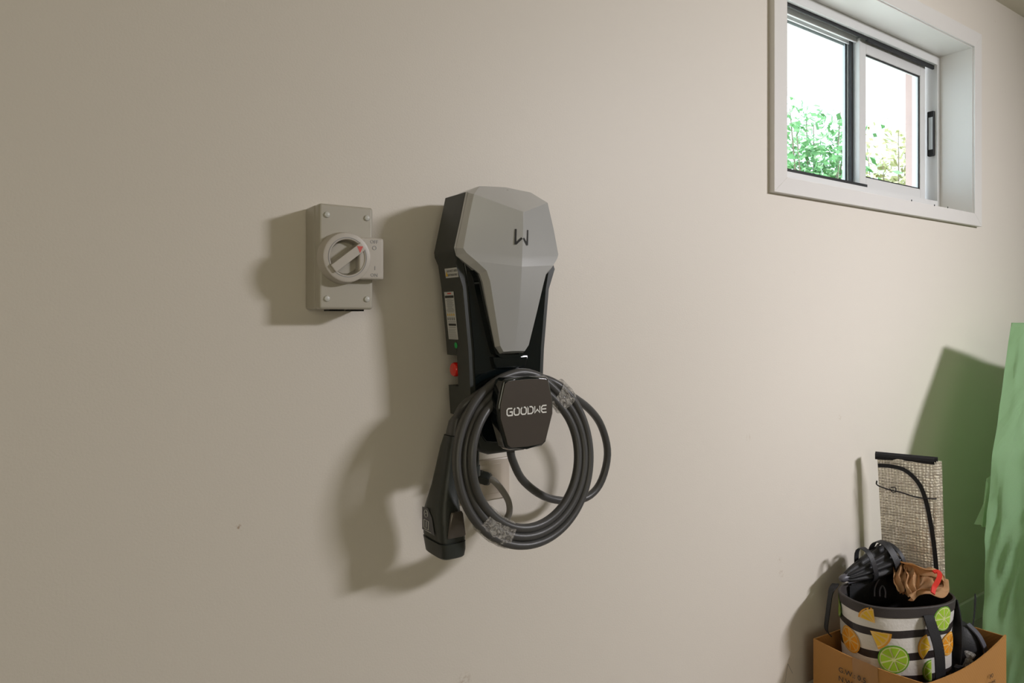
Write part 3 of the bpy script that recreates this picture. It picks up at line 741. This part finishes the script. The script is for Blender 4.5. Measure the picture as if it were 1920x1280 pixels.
# ---------------------------------------------------------------- cardboard box
BX0, BX1, BY0, BY1, BZ = 1.842, 2.322, -.362, -.052, .255
cbx = thing('cardboard_box', 'open brown cardboard box on the floor holding the striped bag', 'box', (2.08, -.2, 0))
def panel(name, p0, p1, zf, bow, inner, th=.004):
    """cardboard side from p0 to p1, top height zf(t), bowed outwards"""
    p0 = Vector(p0); p1 = Vector(p1); d = (p1 - p0).normalized(); n_ = Vector((d.y, -d.x)) * inner
    bm = bmesh.new(); N = 14; rings = []
    for i in range(N + 1):
        t = i / N; c = p0.lerp(p1, t); z1 = zf(t); r = []
        for k, z in enumerate((0.0, .09, .18, z1)):
            b_ = bow * math.sin(math.pi * t) * (z / .25) ** 2
            r.append((c.x - n_.x * b_, c.y - n_.y * b_, z))
        for k, z in reversed(list(enumerate((0.0, .09, .18, z1)))):
            b_ = bow * math.sin(math.pi * t) * (z / .25) ** 2 - th
            r.append((c.x - n_.x * b_, c.y - n_.y * b_, z))
        rings.append([Vector(v) for v in r])
    loft(bm, rings); return obj(name, bm, M['card'], cbx, smooth=50)
wob = lambda A, B: (lambda t: BZ + A * math.sin(math.pi * t) + B * math.sin(5 * t + 1))
endp = panel('side_panel', (BX0, BY1), (BX0, BY0), lambda t: BZ - .004 * math.sin(math.pi * t) + .004 * t, .012, -1)
frp = panel('side_panel', (BX0 + .004, BY0), (BX1, BY0), lambda t: BZ + .004 - .016 * math.sin(math.pi * t), .006, -1)
panel('side_panel', (BX1, BY0 + .004), (BX1, BY1), lambda t: BZ - .008 * math.sin(math.pi * t), .008, -1)
panel('side_panel', (BX1 - .004, BY1), (BX0 + .004, BY1), lambda t: BZ - .01 * math.sin(math.pi * t), .0, -1)
box('bottom_panel', BX0 + .004, BX1 - .004, BY0 + .004, BY1 - .004, 0, .004, M['card'], cbx)
bm = bmesh.new()
rg_ = []
for i in range(9):
    z = .257 - i * .014; bo = .012 * math.sin(math.pi * .5) * (z / .25) ** 2
    rg_.append([bm.verts.new((BX0 - bo - .0010, -.175, z)), bm.verts.new((BX0 - bo - .0010, -.245, z))])
for a, b in zip(rg_, rg_[1:]): bm.faces.new((a[0], a[1], b[1], b[0]))
obj('packing_tape', bm, M['tape'], endp)
def endtext(s, y, z, size): text(s, size, M['ink'], endp, basis((BX0 - .0125, y, z), (0, -1, 0), (0.0, 0, 1)), align='LEFT')
endtext('G.W.: 0.5', -.135, .205, .020); endtext('N.W.: 8', -.135, .180, .020)
for k, s in enumerate(('PO', 'Electric', 'Guandong')):
    text(s, .017, M['ink'], frp, basis((2.20, BY0 - .0085, .178 - k * .019), (1, 0, 0), (0, 0, 1)))
settle(cbx)

# ---------------------------------------------------------------- striped bag with citrus print
BC = Vector((2.026, -.194)); BA, BB, PHI = .158, .100, -.42; BT = .392
def bag_pt(t, z, off=0.0):
    k = 1.0 - .13 * max(0, (BT - z)) / BT
    n_ = 2.5; c, s = math.cos(t), math.sin(t)
    x = (BA * k + off) * math.copysign(abs(c) ** (2 / n_), c); y = (BB * k + off) * math.copysign(abs(s) ** (2 / n_), s)
    lift = -.012 * math.cos(t - 2.6) * 0
    wr = .0022 * math.sin(7 * t + z * 30) * (1 if z < BT - .03 else .2)
    x += wr * c; y += wr * s
    return Vector((BC.x + x * math.cos(PHI) - y * math.sin(PHI), BC.y + x * math.sin(PHI) + y * math.cos(PHI), z + lift))
bag = thing('cooler_bag', 'black and white striped cooler bag printed with citrus slices', 'bag', (BC.x, BC.y, .006))
NB = 72
bands = [(.006, .055, 0), (.055, .076, 1), (.076, .120, 0), (.120, .141, 1), (.141, .184, 0), (.184, .206, 1), (.206, .248, 0), (.248, .269, 1), (.269, .310, 0), (.310, .331, 1), (.331, .370, 0)]
bm = bmesh.new(); prev = None
lv = [(.006, None)]
for z0, z1, c in bands:
    for k in (1, 2): lv.append((z0 + (z1 - z0) * k / 2, c))
R_ = []
for z, c in lv: R_.append([bm.verts.new(bag_pt(2 * math.pi * j / NB, z)) for j in range(NB)])
for i in range(1, len(R_)):
    for j in range(NB):
        f = bm.faces.new((R_[i - 1][j], R_[i - 1][(j + 1) % NB], R_[i][(j + 1) % NB], R_[i][j])); f.material_index = lv[i][1]
bm.faces.new(R_[0])
obj('striped_body', bm, [M['bagw'], M['bagk']], bag, smooth=60)
bm = bmesh.new()
rings = []
for z, off in ((.366, .002), (.392, .003), (.394, .001), (.394, -.004), (.366, -.006)):
    rings.append([bag_pt(2 * math.pi * j / NB, z, off) for j in range(NB)])
loft(bm, rings, cap=False); obj('rim_binding', bm, M['darkrim'], bag, smooth=True)
bm = bmesh.new(); loft(bm, [[bag_pt(2 * math.pi * j / NB, z, -.007) for j in range(NB)] for z in (.03, .2, .368)], cap=False); bm.faces.new([bm.verts.new(bag_pt(2 * math.pi * j / NB, .03, -.007)) for j in range(NB)])
obj('lining', bm, M['blackfab'], bag)
# find surface parameter from a measured pixel (nearest visible wall of the bag)
def bag_param(px, py):
    best = None
    o_ = Vector((0, -DW, HC))
    for i in range(360):
        t = 2 * math.pi * i / 360
        for k in range(90):
            z = .02 + k * .004
            p = bag_pt(t, z); d = p - o_
            n1 = (bag_pt(t + .02, z) - bag_pt(t - .02, z)); nn = Vector((n1.y, -n1.x, 0))
            if nn.dot(-d) < 0: continue
            fx = d.x * math.sin(YAW) + d.y * math.cos(YAW); u = 960 + F * (d.x * math.cos(YAW) - d.y * math.sin(YAW)) / fx; v = HY - F * d.z / fx
            e_ = (u - px) ** 2 + (v - py) ** 2
            if best is None or e_ < best[0]: best = (e_, t, z)
    return best[1], best[2]
def arc_t(t, s):  # move s metres along the perimeter
    st = .0015 * (1 if s > 0 else -1); acc = 0; p = bag_pt(t, .25)
    dt = .01 * (1 if s > 0 else -1)
    while acc < abs(s):
        q = bag_pt(t + dt, .25); L_ = (q - p).length
        if acc + L_ > abs(s): return t + dt * (abs(s) - acc) / L_
        acc += L_; p = q; t += dt
    return t
def fruit(tz, r, kind, a0=0, a1=360, rot=0):
    t0, z0 = tz
    mats = {'lime': (M['limerind'], M['pith'], M['lime']), 'orange': (M['orangerind'], M['opith'], M['orange']), 'lemon': (M['orangerind'], M['opith'], M['lemon'])}[kind]
    bm = bmesh.new()
    def P(rad, an, off):
        an = math.radians(an + rot); return bm.verts.new(bag_pt(arc_t(t0, rad * math.cos(an)), z0 + rad * math.sin(an), off))
    n = 24 if a1 - a0 > 200 else 10
    def disc(rad, off, mi, b0=a0, b1=a1, r0=0.0, nn=n):
        c = P(r0, (b0 + b1) / 2, off)
        ring_ = [P(rad, b0 + (b1 - b0) * i / nn, off) for i in range(nn + 1)]
        for a, b in zip(ring_, ring_[1:]): f = bm.faces.new((c, a, b)); f.material_index = mi
    disc(r, .0028, 0); disc(r * .90, .0033, 1)
    m_ = (a1 - a0) / (8 if a1 - a0 > 200 else 3); k = a0
    while k < a1 - 1: disc(r * .82, .0038, 2, k + 4, k + m_ - 4, r * .12, 4); k += m_
    obj('citrus_print', bm, list(mats), bag, label={'lime': 'green lime slice print', 'orange': 'orange slice print', 'lemon': 'yellow citrus wedge print'}[kind])
fruit(bag_param(1573, 1130), .036, 'lime'); fruit(bag_param(1596, 1197), .036, 'orange'); fruit(bag_param(1676, 1236), .040, 'lime', rot=20)
fruit(bag_param(1768, 1160), .034, 'lime'); fruit(bag_param(1778, 1206), .033, 'orange'); fruit(bag_param(1641, 1168), .043, 'lemon', 95, 172)
fruit(bag_param(1633, 1180), .052, 'lemon', -68, 0); fruit(bag_param(1742, 1212), .040, 'lemon', 110, 230); fruit(bag_param(1744, 1255), .030, 'lime', 90, 270)
# carry handles
th0, zh0 = bag_param(1738, 1160)
def handle(ta, tb, ztop, drop, bulge):
    a = bag_pt(ta, ztop, .003); b = bag_pt(tb, ztop, .003); c = bag_pt((ta + tb) / 2, ztop, 0)
    no = (Vector((c.x, c.y, 0)) - Vector((BC.x, BC.y, 0))).normalized()
    pts = [a + Vector((0, 0, .002)), a + no * .012 - Vector((0, 0, .03)), a + no * bulge - Vector((0, 0, drop * .6)), (a + b) / 2 + no * bulge * .9 - Vector((0, 0, drop)), b + no * bulge - Vector((0, 0, drop * .6)), b + no * .012 - Vector((0, 0, .03)), b + Vector((0, 0, .002))]
    bm = bmesh.new(); strap(bm, catmull(pts, 8), .026, .003, lambda s: (b - a).normalized() if s < .3 or s > .7 else Vector((0, 0, -1)) if False else (b - a).normalized() + no * .001)
    return bm
a = bag_pt(th0, zh0 + .012, .004); n1 = (bag_pt(th0 + .05, .3) - bag_pt(th0 - .05, .3)).normalized(); no = Vector((n1.y, -n1.x, 0))
if no.dot(a - Vector((BC.x, BC.y, a.z))) < 0: no = -no
rt = n1 if n1.x > 0 else -n1
pts = [a, a + no * .010 + Vector((0, 0, -.02)), a + no * .022 + rt * .012 + Vector((0, 0, -.08)), a + no * .020 + rt * .020 + Vector((0, 0, -.15)), a + no * .012 + rt * .030 + Vector((0, 0, -.20)), a + no * .012 + rt * .075 + Vector((0, 0, -.205)),
       a + no * .014 + rt * .092 + Vector((0, 0, -.14))]
bm = bmesh.new(); strap(bm, catmull(pts, 8), .031, .003, lambda s: rt if s < .6 else (rt * (1 - (s - .6) / .4) + Vector((0, 0, 1)) * (s - .6)))
obj('carry_handle', bm, M['blackfab'], bag, smooth=True)
bm = bmesh.new()
lb = [atz(1567, 1094, .392), atz(1558, 1110, .380), atz(1552, 1150, .33), atz(1549, 1178, .29), atz(1556, 1190, .27)]
strap(bm, catmull(lb, 6), .020, .003, (.7, 1, 0)); obj('carry_handle', bm, M['blackfab'], bag, smooth=True)
bm = bmesh.new(); rb = [atz(1788, 1122, .385), atz(1795, 1160, .33), atz(1796, 1210, .26), atz(1792, 1240, .2)]

strap(bm, catmull(rb, 6), .030, .003, (.5, 1, 0)); obj('side_strap', bm, M['blackfab'], bag, smooth=True)
settle(bag)

# ---------------------------------------------------------------- folded sunshade
sh = thing('folded_sunshade', 'folded silver bubble foil sunshade standing in the bag and box', 'sunshade', (2.26, -.13, .01))
A0, A1 = Vector((2.184, -.058, .745)), Vector((2.246, -.197, .745))      # top back, top front
G0, G1 = Vector((2.245, -.066, .008)), Vector((2.278, -.203, .008))
nrm = Vector((A1.y - A0.y, -(A1.x - A0.x), 0)).normalized()       # thickness direction
if nrm.x < 0: nrm = -nrm
ud = (A1 - A0).normalized()
for k in range(5):
    bm = bmesh.new(); N1, N2 = 10, 26; g = []
    o_ = nrm * (.0065 * k) + ud * (.0055 * k)
    for i in range(N2 + 1):
        row = []
        for j in range(N1 + 1):
            s = i / N2; u = j / N1
            p = A0.lerp(A1, u).lerp(G0.lerp(G1, u), s) + o_ + nrm * (.0025 * math.sin(u * 6 + k) * math.sin(s * 5 + k) + .004 * math.sin(math.pi * u) * -1 + noise.noise(Vector((u * 4, s * 14, k))) * .0022)
            row.append(p)
        g.append(row)
    f_ = [[bm.verts.new(p) for p in r] for r in g]; b_ = [[bm.verts.new(p + nrm * .0045) for p in r] for r in g]
    for i in range(N2):
        for j in range(N1):
            bm.faces.new((f_[i][j], f_[i][j + 1], f_[i + 1][j + 1], f_[i + 1][j])); bm.faces.new((b_[i][j], b_[i + 1][j], b_[i + 1][j + 1], b_[i][j + 1]))
    for i in range(N2):
        for j in (0, N1): bm.faces.new((f_[i][j], f_[i + 1][j], b_[i + 1][j], b_[i][j]))
    for j in range(N1):
        for i in (0, N2): bm.faces.new((f_[i][j], f_[i][j + 1], b_[i][j + 1], b_[i][j]))
    obj('foil_fold', bm, M['foil'], sh, smooth=True)
ud = (A1 - A0).normalized()
bm = bmesh.new()
for k in range(3):
    q = -.003 + k * .0115
    rings = []
    for s in (-.006, .155 + .0045 * k):
        c = A0 + ud * s + nrm * (q + .004) + Vector((0, 0, .002 + .002 * (k == 1)))
        rings.append([c + nrm * (.006 * math.cos(t)) + Vector((0, 0, .0105 * math.sin(t))) for t in [i * math.pi / 4 for i in range(8)]])
    loft(bm, rings)
obj('edge_binding', bm, M['blackfab'], sh)
dn = ((G0 - A0)).normalized()
def onp(px, py, off=.0155):   # point of the measured ray on the foil plane
    o_ = Vector((0, -DW, HC)); r = at(px, py, 0) - o_; pl = A0 - nrm * off
    nn = (A1 - A0).cross(G0 - A0).normalized(); t = (pl - o_).dot(nn) / r.dot(nn); return o_ + r * t
bm = bmesh.new(); strap(bm, catmull([onp(1646, 872), onp(1672, 874), onp(1698, 882), onp(1722, 905), onp(1735, 935), onp(1744, 975), onp(1751, 1020), onp(1756, 1068), onp(1762, 1120)], 6), .012, .0016, lambda s: ud if s > .35 else (ud * s * 2 + Vector((0, 0, 1)) * (1 - s * 2)))
obj('edge_piping', bm, M['blackfab'], sh, smooth=True)
bm = bmesh.new(); tube(bm, catmull([onp(1644, 901), onp(1645, 909), onp(1665, 917), onp(1690, 923), onp(1715, 931), onp(1733, 934), onp(1753, 935), onp(1755, 934, -.02)], 5), .0022, 6)
tube(bm, catmull([onp(1668, 915, .013), onp(1673, 922, .014), onp(1679, 922, .014), onp(1679, 914, .013), onp(1670, 913, .013)], 5), .0014, 6)
obj('elastic_band', bm, M['blackfab'], sh, smooth=True)
settle(sh)

# ---------------------------------------------------------------- folded umbrella in the bag
um = thing('folded_umbrella', 'black folded umbrella with strap loops lying across the bag top', 'umbrella', (1.95, -.2, .39))
U0 = atz(1586, 1082, .418); U1 = atz(1676, 1046, .455)

axis = (U1 - U0); ln_ = axis.length; axis.normalize(); su = axis.orthogonal().normalized(); sv = axis.cross(su)
bm = bmesh.new(); rings = []
for i in range(19):
    s = i / 18; r = .012 + .040 * s ** .8 if s < .93 else .05 - (s - .93) * .3
    rings.append([U0 + axis * ln_ * s + (su * math.cos(t) + sv * math.sin(t)) * r * (1 + .16 * math.sin(9 * t + s * 3)) * .92 for t in [2 * math.pi * j / 54 for j in range(54)]])
loft(bm, rings); obj('pleated_canopy', bm, M['umb'], um, smooth=70)
def band(s, r, w, loop=0.0, ph=1.2):
    bm = bmesh.new(); P_ = []
    for j in range(33):
        t = 2 * math.pi * j / 32; k = math.exp(-((t - ph) % (2 * math.pi) - math.pi) ** 2 / .5) * loop
        P_.append(U0 + axis * ln_ * s + (su * math.cos(t) + sv * math.sin(t)) * (r + k))
    strap(bm, P_, w, .002, axis); return obj('strap_loop', bm, M['umb'], um, smooth=True)
upj = max(range(64), key=lambda j: (su * math.cos(2 * math.pi * j / 64) + sv * math.sin(2 * math.pi * j / 64)).z); ph = 2 * math.pi * upj / 64 - math.pi
band(.42, .036, .016, .030, ph); band(.80, .050, .022, .014, ph); band(.93, .052, .012, .0)
bm = bmesh.new(); lathe(bm, [(.005, 0), (.009, .004), (.011, .012), (.011, .03), (.008, .034)], U0 - axis * .022, axis, 16); obj('handle_end', bm, M['greyref'], um, smooth=True)
settle(um)
pc = thing('zipped_pouch', 'black zipped pouch with pale piping below the umbrella in the bag', 'pouch', (2.0, -.19, .36))
def slab(name, quad_top, quad_bot, m, parent, bev=.006):
    bm = bmesh.new(); loft(bm, [quad_bot, quad_top]); bmesh.ops.bevel(bm, geom=list(bm.edges), offset=bev, segments=3, affect='EDGES'); return obj(name, bm, m, parent, smooth=50)
q = [atz(1590, 1096, .395), atz(1672, 1072, .425), atz(1690, 1062, .425), atz(1604, 1086, .395)]

qb = [Vector((v.x, v.y, .33)) for v in q]
slab('pouch_body', q, qb, M['umb'], pc)
bm = bmesh.new(); tube(bm, catmull([atz(1590, 1093, .402), atz(1630, 1082, .415), atz(1668, 1070, .430), atz(1680, 1060, .435)], 5), .0028, 6); obj('zip_edge', bm, M['greyref'], pc, smooth=True)
bm = bmesh.new(); tube(bm, catmull([atz(1640, 1118, .37), atz(1641, 1100, .390), atz(1652, 1082, .410), atz(1674, 1073, .425)], 5), .0020, 6); tube(bm, catmull([atz(1650, 1118, .375), atz(1650, 1105, .385), atz(1655, 1098, .392), atz(1660, 1108, .385), atz(1660, 1120, .375)], 5), .0022, 6); obj('piping', bm, M['greyref'], pc, smooth=True)
settle(pc)

# ---------------------------------------------------------------- crumpled tan cloth with a red edge
cl = thing('tan_cloth', 'crumpled tan cotton cloth with red lining in the striped bag', 'cloth', (2.1, -.24, .38))
o1, o2, o3, o4 = atz(1682, 1062, .43), atz(1758, 1072, .42), atz(1768, 1104, .395), atz(1704, 1118, .395)

bm = bmesh.new(); N = 46; g = []
for i in range(N + 1):
    row = []
    for j in range(N + 1):
        u, v = i / N, j / N
        p = o1.lerp(o2, u).lerp(o4.lerp(o3, u), v)
        up_ = Vector((-.45, -.55, .7)).normalized()
        w1_ = math.sin(u * 9 + v * 5 + 1.2 * math.sin(v * 6)) * .5 + math.sin(v * 13 - u * 6 + 2 * math.sin(u * 5)) * .35
        edge = math.sin(math.pi * u) ** .5 * math.sin(math.pi * v) ** .5
        p = p + up_ * (w1_ * .013 + .046 * edge) + Vector((noise.noise(Vector((u * 5, v * 5, 2))), noise.noise(Vector((u * 5, v * 5, 9))), 0)) * .012
        row.append(bm.verts.new(p))
    g.append(row)
for i in range(N):
    for j in range(N): bm.faces.new((g[i][j], g[i + 1][j], g[i + 1][j + 1], g[i][j + 1]))
bmesh.ops.solidify(bm, geom=bm.faces[:], thickness=.002)
obj('cloth_body', bm, M['tan'], cl, smooth=True)
def pleat(pts, w, amp, nf, ph, up, name='fold', m=None):
    """ribbon of cloth with soft pleats running along it"""
    path = catmull(pts, 7); NW = 26; rings = []
    for i, p in enumerate(path):
        a = path[max(0, i - 1)]; b = path[min(len(path) - 1, i + 1)]; t = (b - a).normalized(); s_ = i / (len(path) - 1)
        U = Vector(up); U = (U - t * U.dot(t)).normalized(); Nn = t.cross(U)
        if Nn.dot(Vector((-.6, -.6, .5))) < 0: Nn = -Nn
        ww = w * (.62 + .38 * math.sin(math.pi * min(1, s_ * 1.15 + .1))); row = []
        for k in range(NW + 1):
            v = k / NW - .5
            h = amp * math.sin(v * nf * 6.28 + ph + 1.1 * math.sin(s_ * 5)) + .006 * math.cos(v * 3.14) + noise.noise(Vector((v * 4 + ph, s_ * 6, 1))) * .006
            row.append(p + U * (v * ww + .003 * math.sin(s_ * 9 + v * 4)) + Nn * h)
        rings.append(row)
    bm = bmesh.new(); loft(bm, rings, cap=False, close=False)
    bmesh.ops.solidify(bm, geom=bm.faces[:], thickness=.0018)
    return obj(name, bm, m or M['tan'], cl, smooth=True)
pleat([atz(1680, 1062, .436), atz(1700, 1064, .446), atz(1728, 1072, .448), atz(1752, 1078, .440), atz(1766, 1088, .420)], .055, .0075, 2.2, .4, (-.35, -.4, .75))
pleat([atz(1690, 1058, .447), atz(1688, 1075, .436), atz(1686, 1095, .418), atz(1690, 1112, .400)], .040, .0075, 2.0, 1.7, (1, -.4, .1))
pleat([atz(1706, 1064, .447), atz(1712, 1082, .437), atz(1708, 1102, .420), atz(1712, 1120, .402)], .038, .0070, 1.8, .2, (1, -.4, .1))
pleat([atz(1706, 1121, .404), atz(1722, 1108, .417), atz(1742, 1108, .420), atz(1760, 1112, .412), atz(1772, 1104, .410), atz(1769, 1085, .425)], .026, .0050, 1.3, 2.2, (-.2, -.2, 1))
bm = bmesh.new(); strap(bm, catmull([atz(1750, 1072, .462), atz(1758, 1071, .464), atz(1762, 1078, .458), atz(1758, 1090, .448), atz(1751, 1102, .438), atz(1749, 1112, .428)], 6), .012, .004, (1, 0, .3)); obj('red_lining', bm, M['redcloth'], cl, smooth=True, label='red lining edge')
settle(cl)

# ---------------------------------------------------------------- things in the right end of the box
bl = thing('black_backpack', 'small black bag with grey reflective stripe right of the striped bag', 'bag', (2.24, -.25, .01))
bm = bmesh.new()
def blob(bm, c, rx, ry, rz, seed, ex=2.6, nz=14, na=24):
    rings = []
    for i in range(1, nz):
        ph_ = -math.pi / 2 + math.pi * i / nz; cz = math.copysign(abs(math.sin(ph_)) ** (2 / ex), math.sin(ph_)); cr_ = abs(math.cos(ph_)) ** (2 / ex)
        rings.append([Vector((c[0] + rx * cr_ * math.cos(t), c[1] + ry * cr_ * math.sin(t), c[2] + rz * cz)) * 1 + Vector((noise.noise(Vector((math.cos(t) * 2, math.sin(t) * 2, i * .3 + seed))) * .010, 0, 0)) for t in [2 * math.pi * j / na for j in range(na)]])
    loft(bm, rings)
blob(bm, (2.250, -.262, .145), .052, .070, .138, 3); obj('bag_body', bm, M['umb'], bl, smooth=True)
bm = bmesh.new(); strap(bm, catmull([Vector((2.232, -.338, .06)), Vector((2.243, -.346, .13)), Vector((2.250, -.343, .20)), Vector((2.250, -.322, .255)), Vector((2.25, -.29, .283))], 6), .020, .004, (1, 0, 0)); obj('reflective_stripe', bm, M['greyref'], bl, smooth=True)
bm = bmesh.new(); strap(bm, catmull([atz(1829, 1116, .33), atz(1827, 1150, .29), atz(1822, 1180, .25), atz(1815, 1190, .22)], 6), .022, .003, (1, .3, 0)); obj('shoulder_strap', bm, M['blackfab'], bl, smooth=True)
settle(bl)

pb = thing('crumpled_plastic_bag', 'crumpled clear plastic bag wedged in the front of the box', 'plastic bag', (2.19, -.32, .005))
bm = bmesh.new(); blob(bm, (2.178, -.322, .110), .022, .020, .105, 9, 2.2, 16, 22)
for v in bm.verts: v.co += Vector((noise.noise(v.co * 60), noise.noise(v.co * 60 + Vector((5, 0, 0))), 0)) * .007
obj('bag_film', bm, M['film'], pb, smooth=60)
bm = bmesh.new(); lathe(bm, [(.010, 0), (.006, .006), (.012, .014), (.014, .022)], (2.178, -.322, .208), (0.1, -.1, 1), 12); obj('tied_top', bm, M['film'], pb, smooth=60)
settle(pb)

# ---------------------------------------------------------------- green sheet draped over a tall rack
gs = thing('green_sheet', 'pale green cotton dust sheet draped over tall things at the right edge', 'sheet', (3.1, -.3, 0))
rowsZ = [  # z, plan points: back-left, left corner, front-left, front, front-right, back-right
    (1.170, [(3.32, -.20), (2.800, -.205), (2.885, -.33), (3.15, -.46), (3.85, -.46), (3.95, -.20)]),
    (1.10, [(3.30, -.20), (2.745, -.215), (2.84, -.36), (3.12, -.49), (3.87, -.48), (3.97, -.20)]),
    (.95, [(3.26, -.20), (2.625, -.240), (2.74, -.40), (3.06, -.52), (3.89, -.50), (3.98, -.20)]),
    (.75, [(3.22, -.20), (2.490, -.262), (2.62, -.42), (2.98, -.55), (3.9, -.52), (3.99, -.20)]),
    (.50, [(3.20, -.20), (2.435, -.265), (2.56, -.43), (2.94, -.57), (3.92, -.53), (4.0, -.20)]),
    (.20, [(3.20, -.20), (2.440, -.255), (2.55, -.43), (2.92, -.58), (3.92, -.54), (4.0, -.20)]),
    (.012, [(3.20, -.20), (2.445, -.250), (2.55, -.43), (2.92, -.58), (3.92, -.54), (4.0, -.20)])]
def plan(z):
    for (za, A), (zb, B) in zip(rowsZ, rowsZ[1:]):
        if z >= zb: k = (z - zb) / (za - zb); return [Vector(b).lerp(Vector(a), k) for a, b in zip(A, B)]
    return [Vector(p) for p in rowsZ[-1][1]]
NS = 150; NV = 60; bm = bmesh.new(); rings = []
def ringpts(pl):
    segs = [(pl[i], pl[(i + 1) % 6]) for i in range(6)]; cnt = [34, 34, 34, 20, 14, 14]; out = []
    for s, ((a, b), c) in enumerate(zip(segs, cnt)):
        for k in range(c): out.append((a.lerp(b, k / c), s + k / c))
    return out
for i in range(NV + 1):
    z = 1.170 - (1.170 - .012) * i / NV; pl = plan(z); r = []
    for p, u in ringpts(pl):
        c = Vector((3.3, -.25)); nn = (p - c).normalized(); fall = (1.17 - z)
        amp = min(1, fall * 2.2)
        w = .009 * math.sin(u * 7 + .8 * math.sin(z * 3)) * amp + .003 * math.sin(u * 19 + z * 5) * amp + noise.noise(Vector((u * 2, z * 3, 1))) * .020 * amp
        cr_ = abs(noise.noise(Vector((u * 2.0 + z * 4, z * 8 - u * 5, 4)))) * .024 * min(1, fall * 1.4)
        if abs(u - 1) < .15: w *= .35
        q = p + nn * (w - cr_)
        zt = z
        if z > 1.0:  # top edge sags along the wall side
            sag = .10 * (1 - u) ** .8 if u < 1 else (.10 if u > 5 else (.10 * (u - 4) if u > 4 else 0))
            zt = z - sag * (z - 1.0) / .17
        q.y = min(q.y, -.014)
        r.append(Vector((q.x, q.y, zt)))
    rings.append(r)
loft(bm, rings, cap=False)
top = rings[0]; cc = Vector((3.38, -.30, 1.085))
last = [bm.verts.new(p) for p in top]
for k in (.12, .35, .7):
    nw = [bm.verts.new(p.lerp(cc, k) + Vector((0, 0, .008 * math.sin(min(1, k * 2.5) * math.pi / 2)))) for p in top]
    for j in range(len(top)): bm.faces.new((last[j], last[(j + 1) % len(top)], nw[(j + 1) % len(top)], nw[j]))
    last = nw
bm.faces.new(last)
bmesh.ops.remove_doubles(bm, verts=bm.verts[:], dist=.0004)
obj('sheet_body', bm, M['sheet'], gs, smooth=80)
# loose corner flap sticking out on the left
bm = bmesh.new(); N = 10; g = []
f0, f1, f2, f3 = at(1868, 880, .235), at(1849, 905, .245), at(1829, 982, .235), at(1852, 990, .262)
for i in range(N + 1):
    row = []
    for j in range(N + 1):
        u, v = i / N, j / N; p = f0.lerp(f1, u).lerp(f3.lerp(f2, u), v) + Vector((0, -.008 * math.sin(u * 7 + v * 3), .002 * math.sin(u * 18)))
        row.append(bm.verts.new(p))
    g.append(row)
for i in range(N):
    for j in range(N): bm.faces.new((g[i][j], g[i + 1][j], g[i + 1][j + 1], g[i][j + 1]))
obj('sheet_corner', bm, M['sheet'], gs, smooth=True)
# second, paler overlapping layer hanging at the very right
settle(gs)
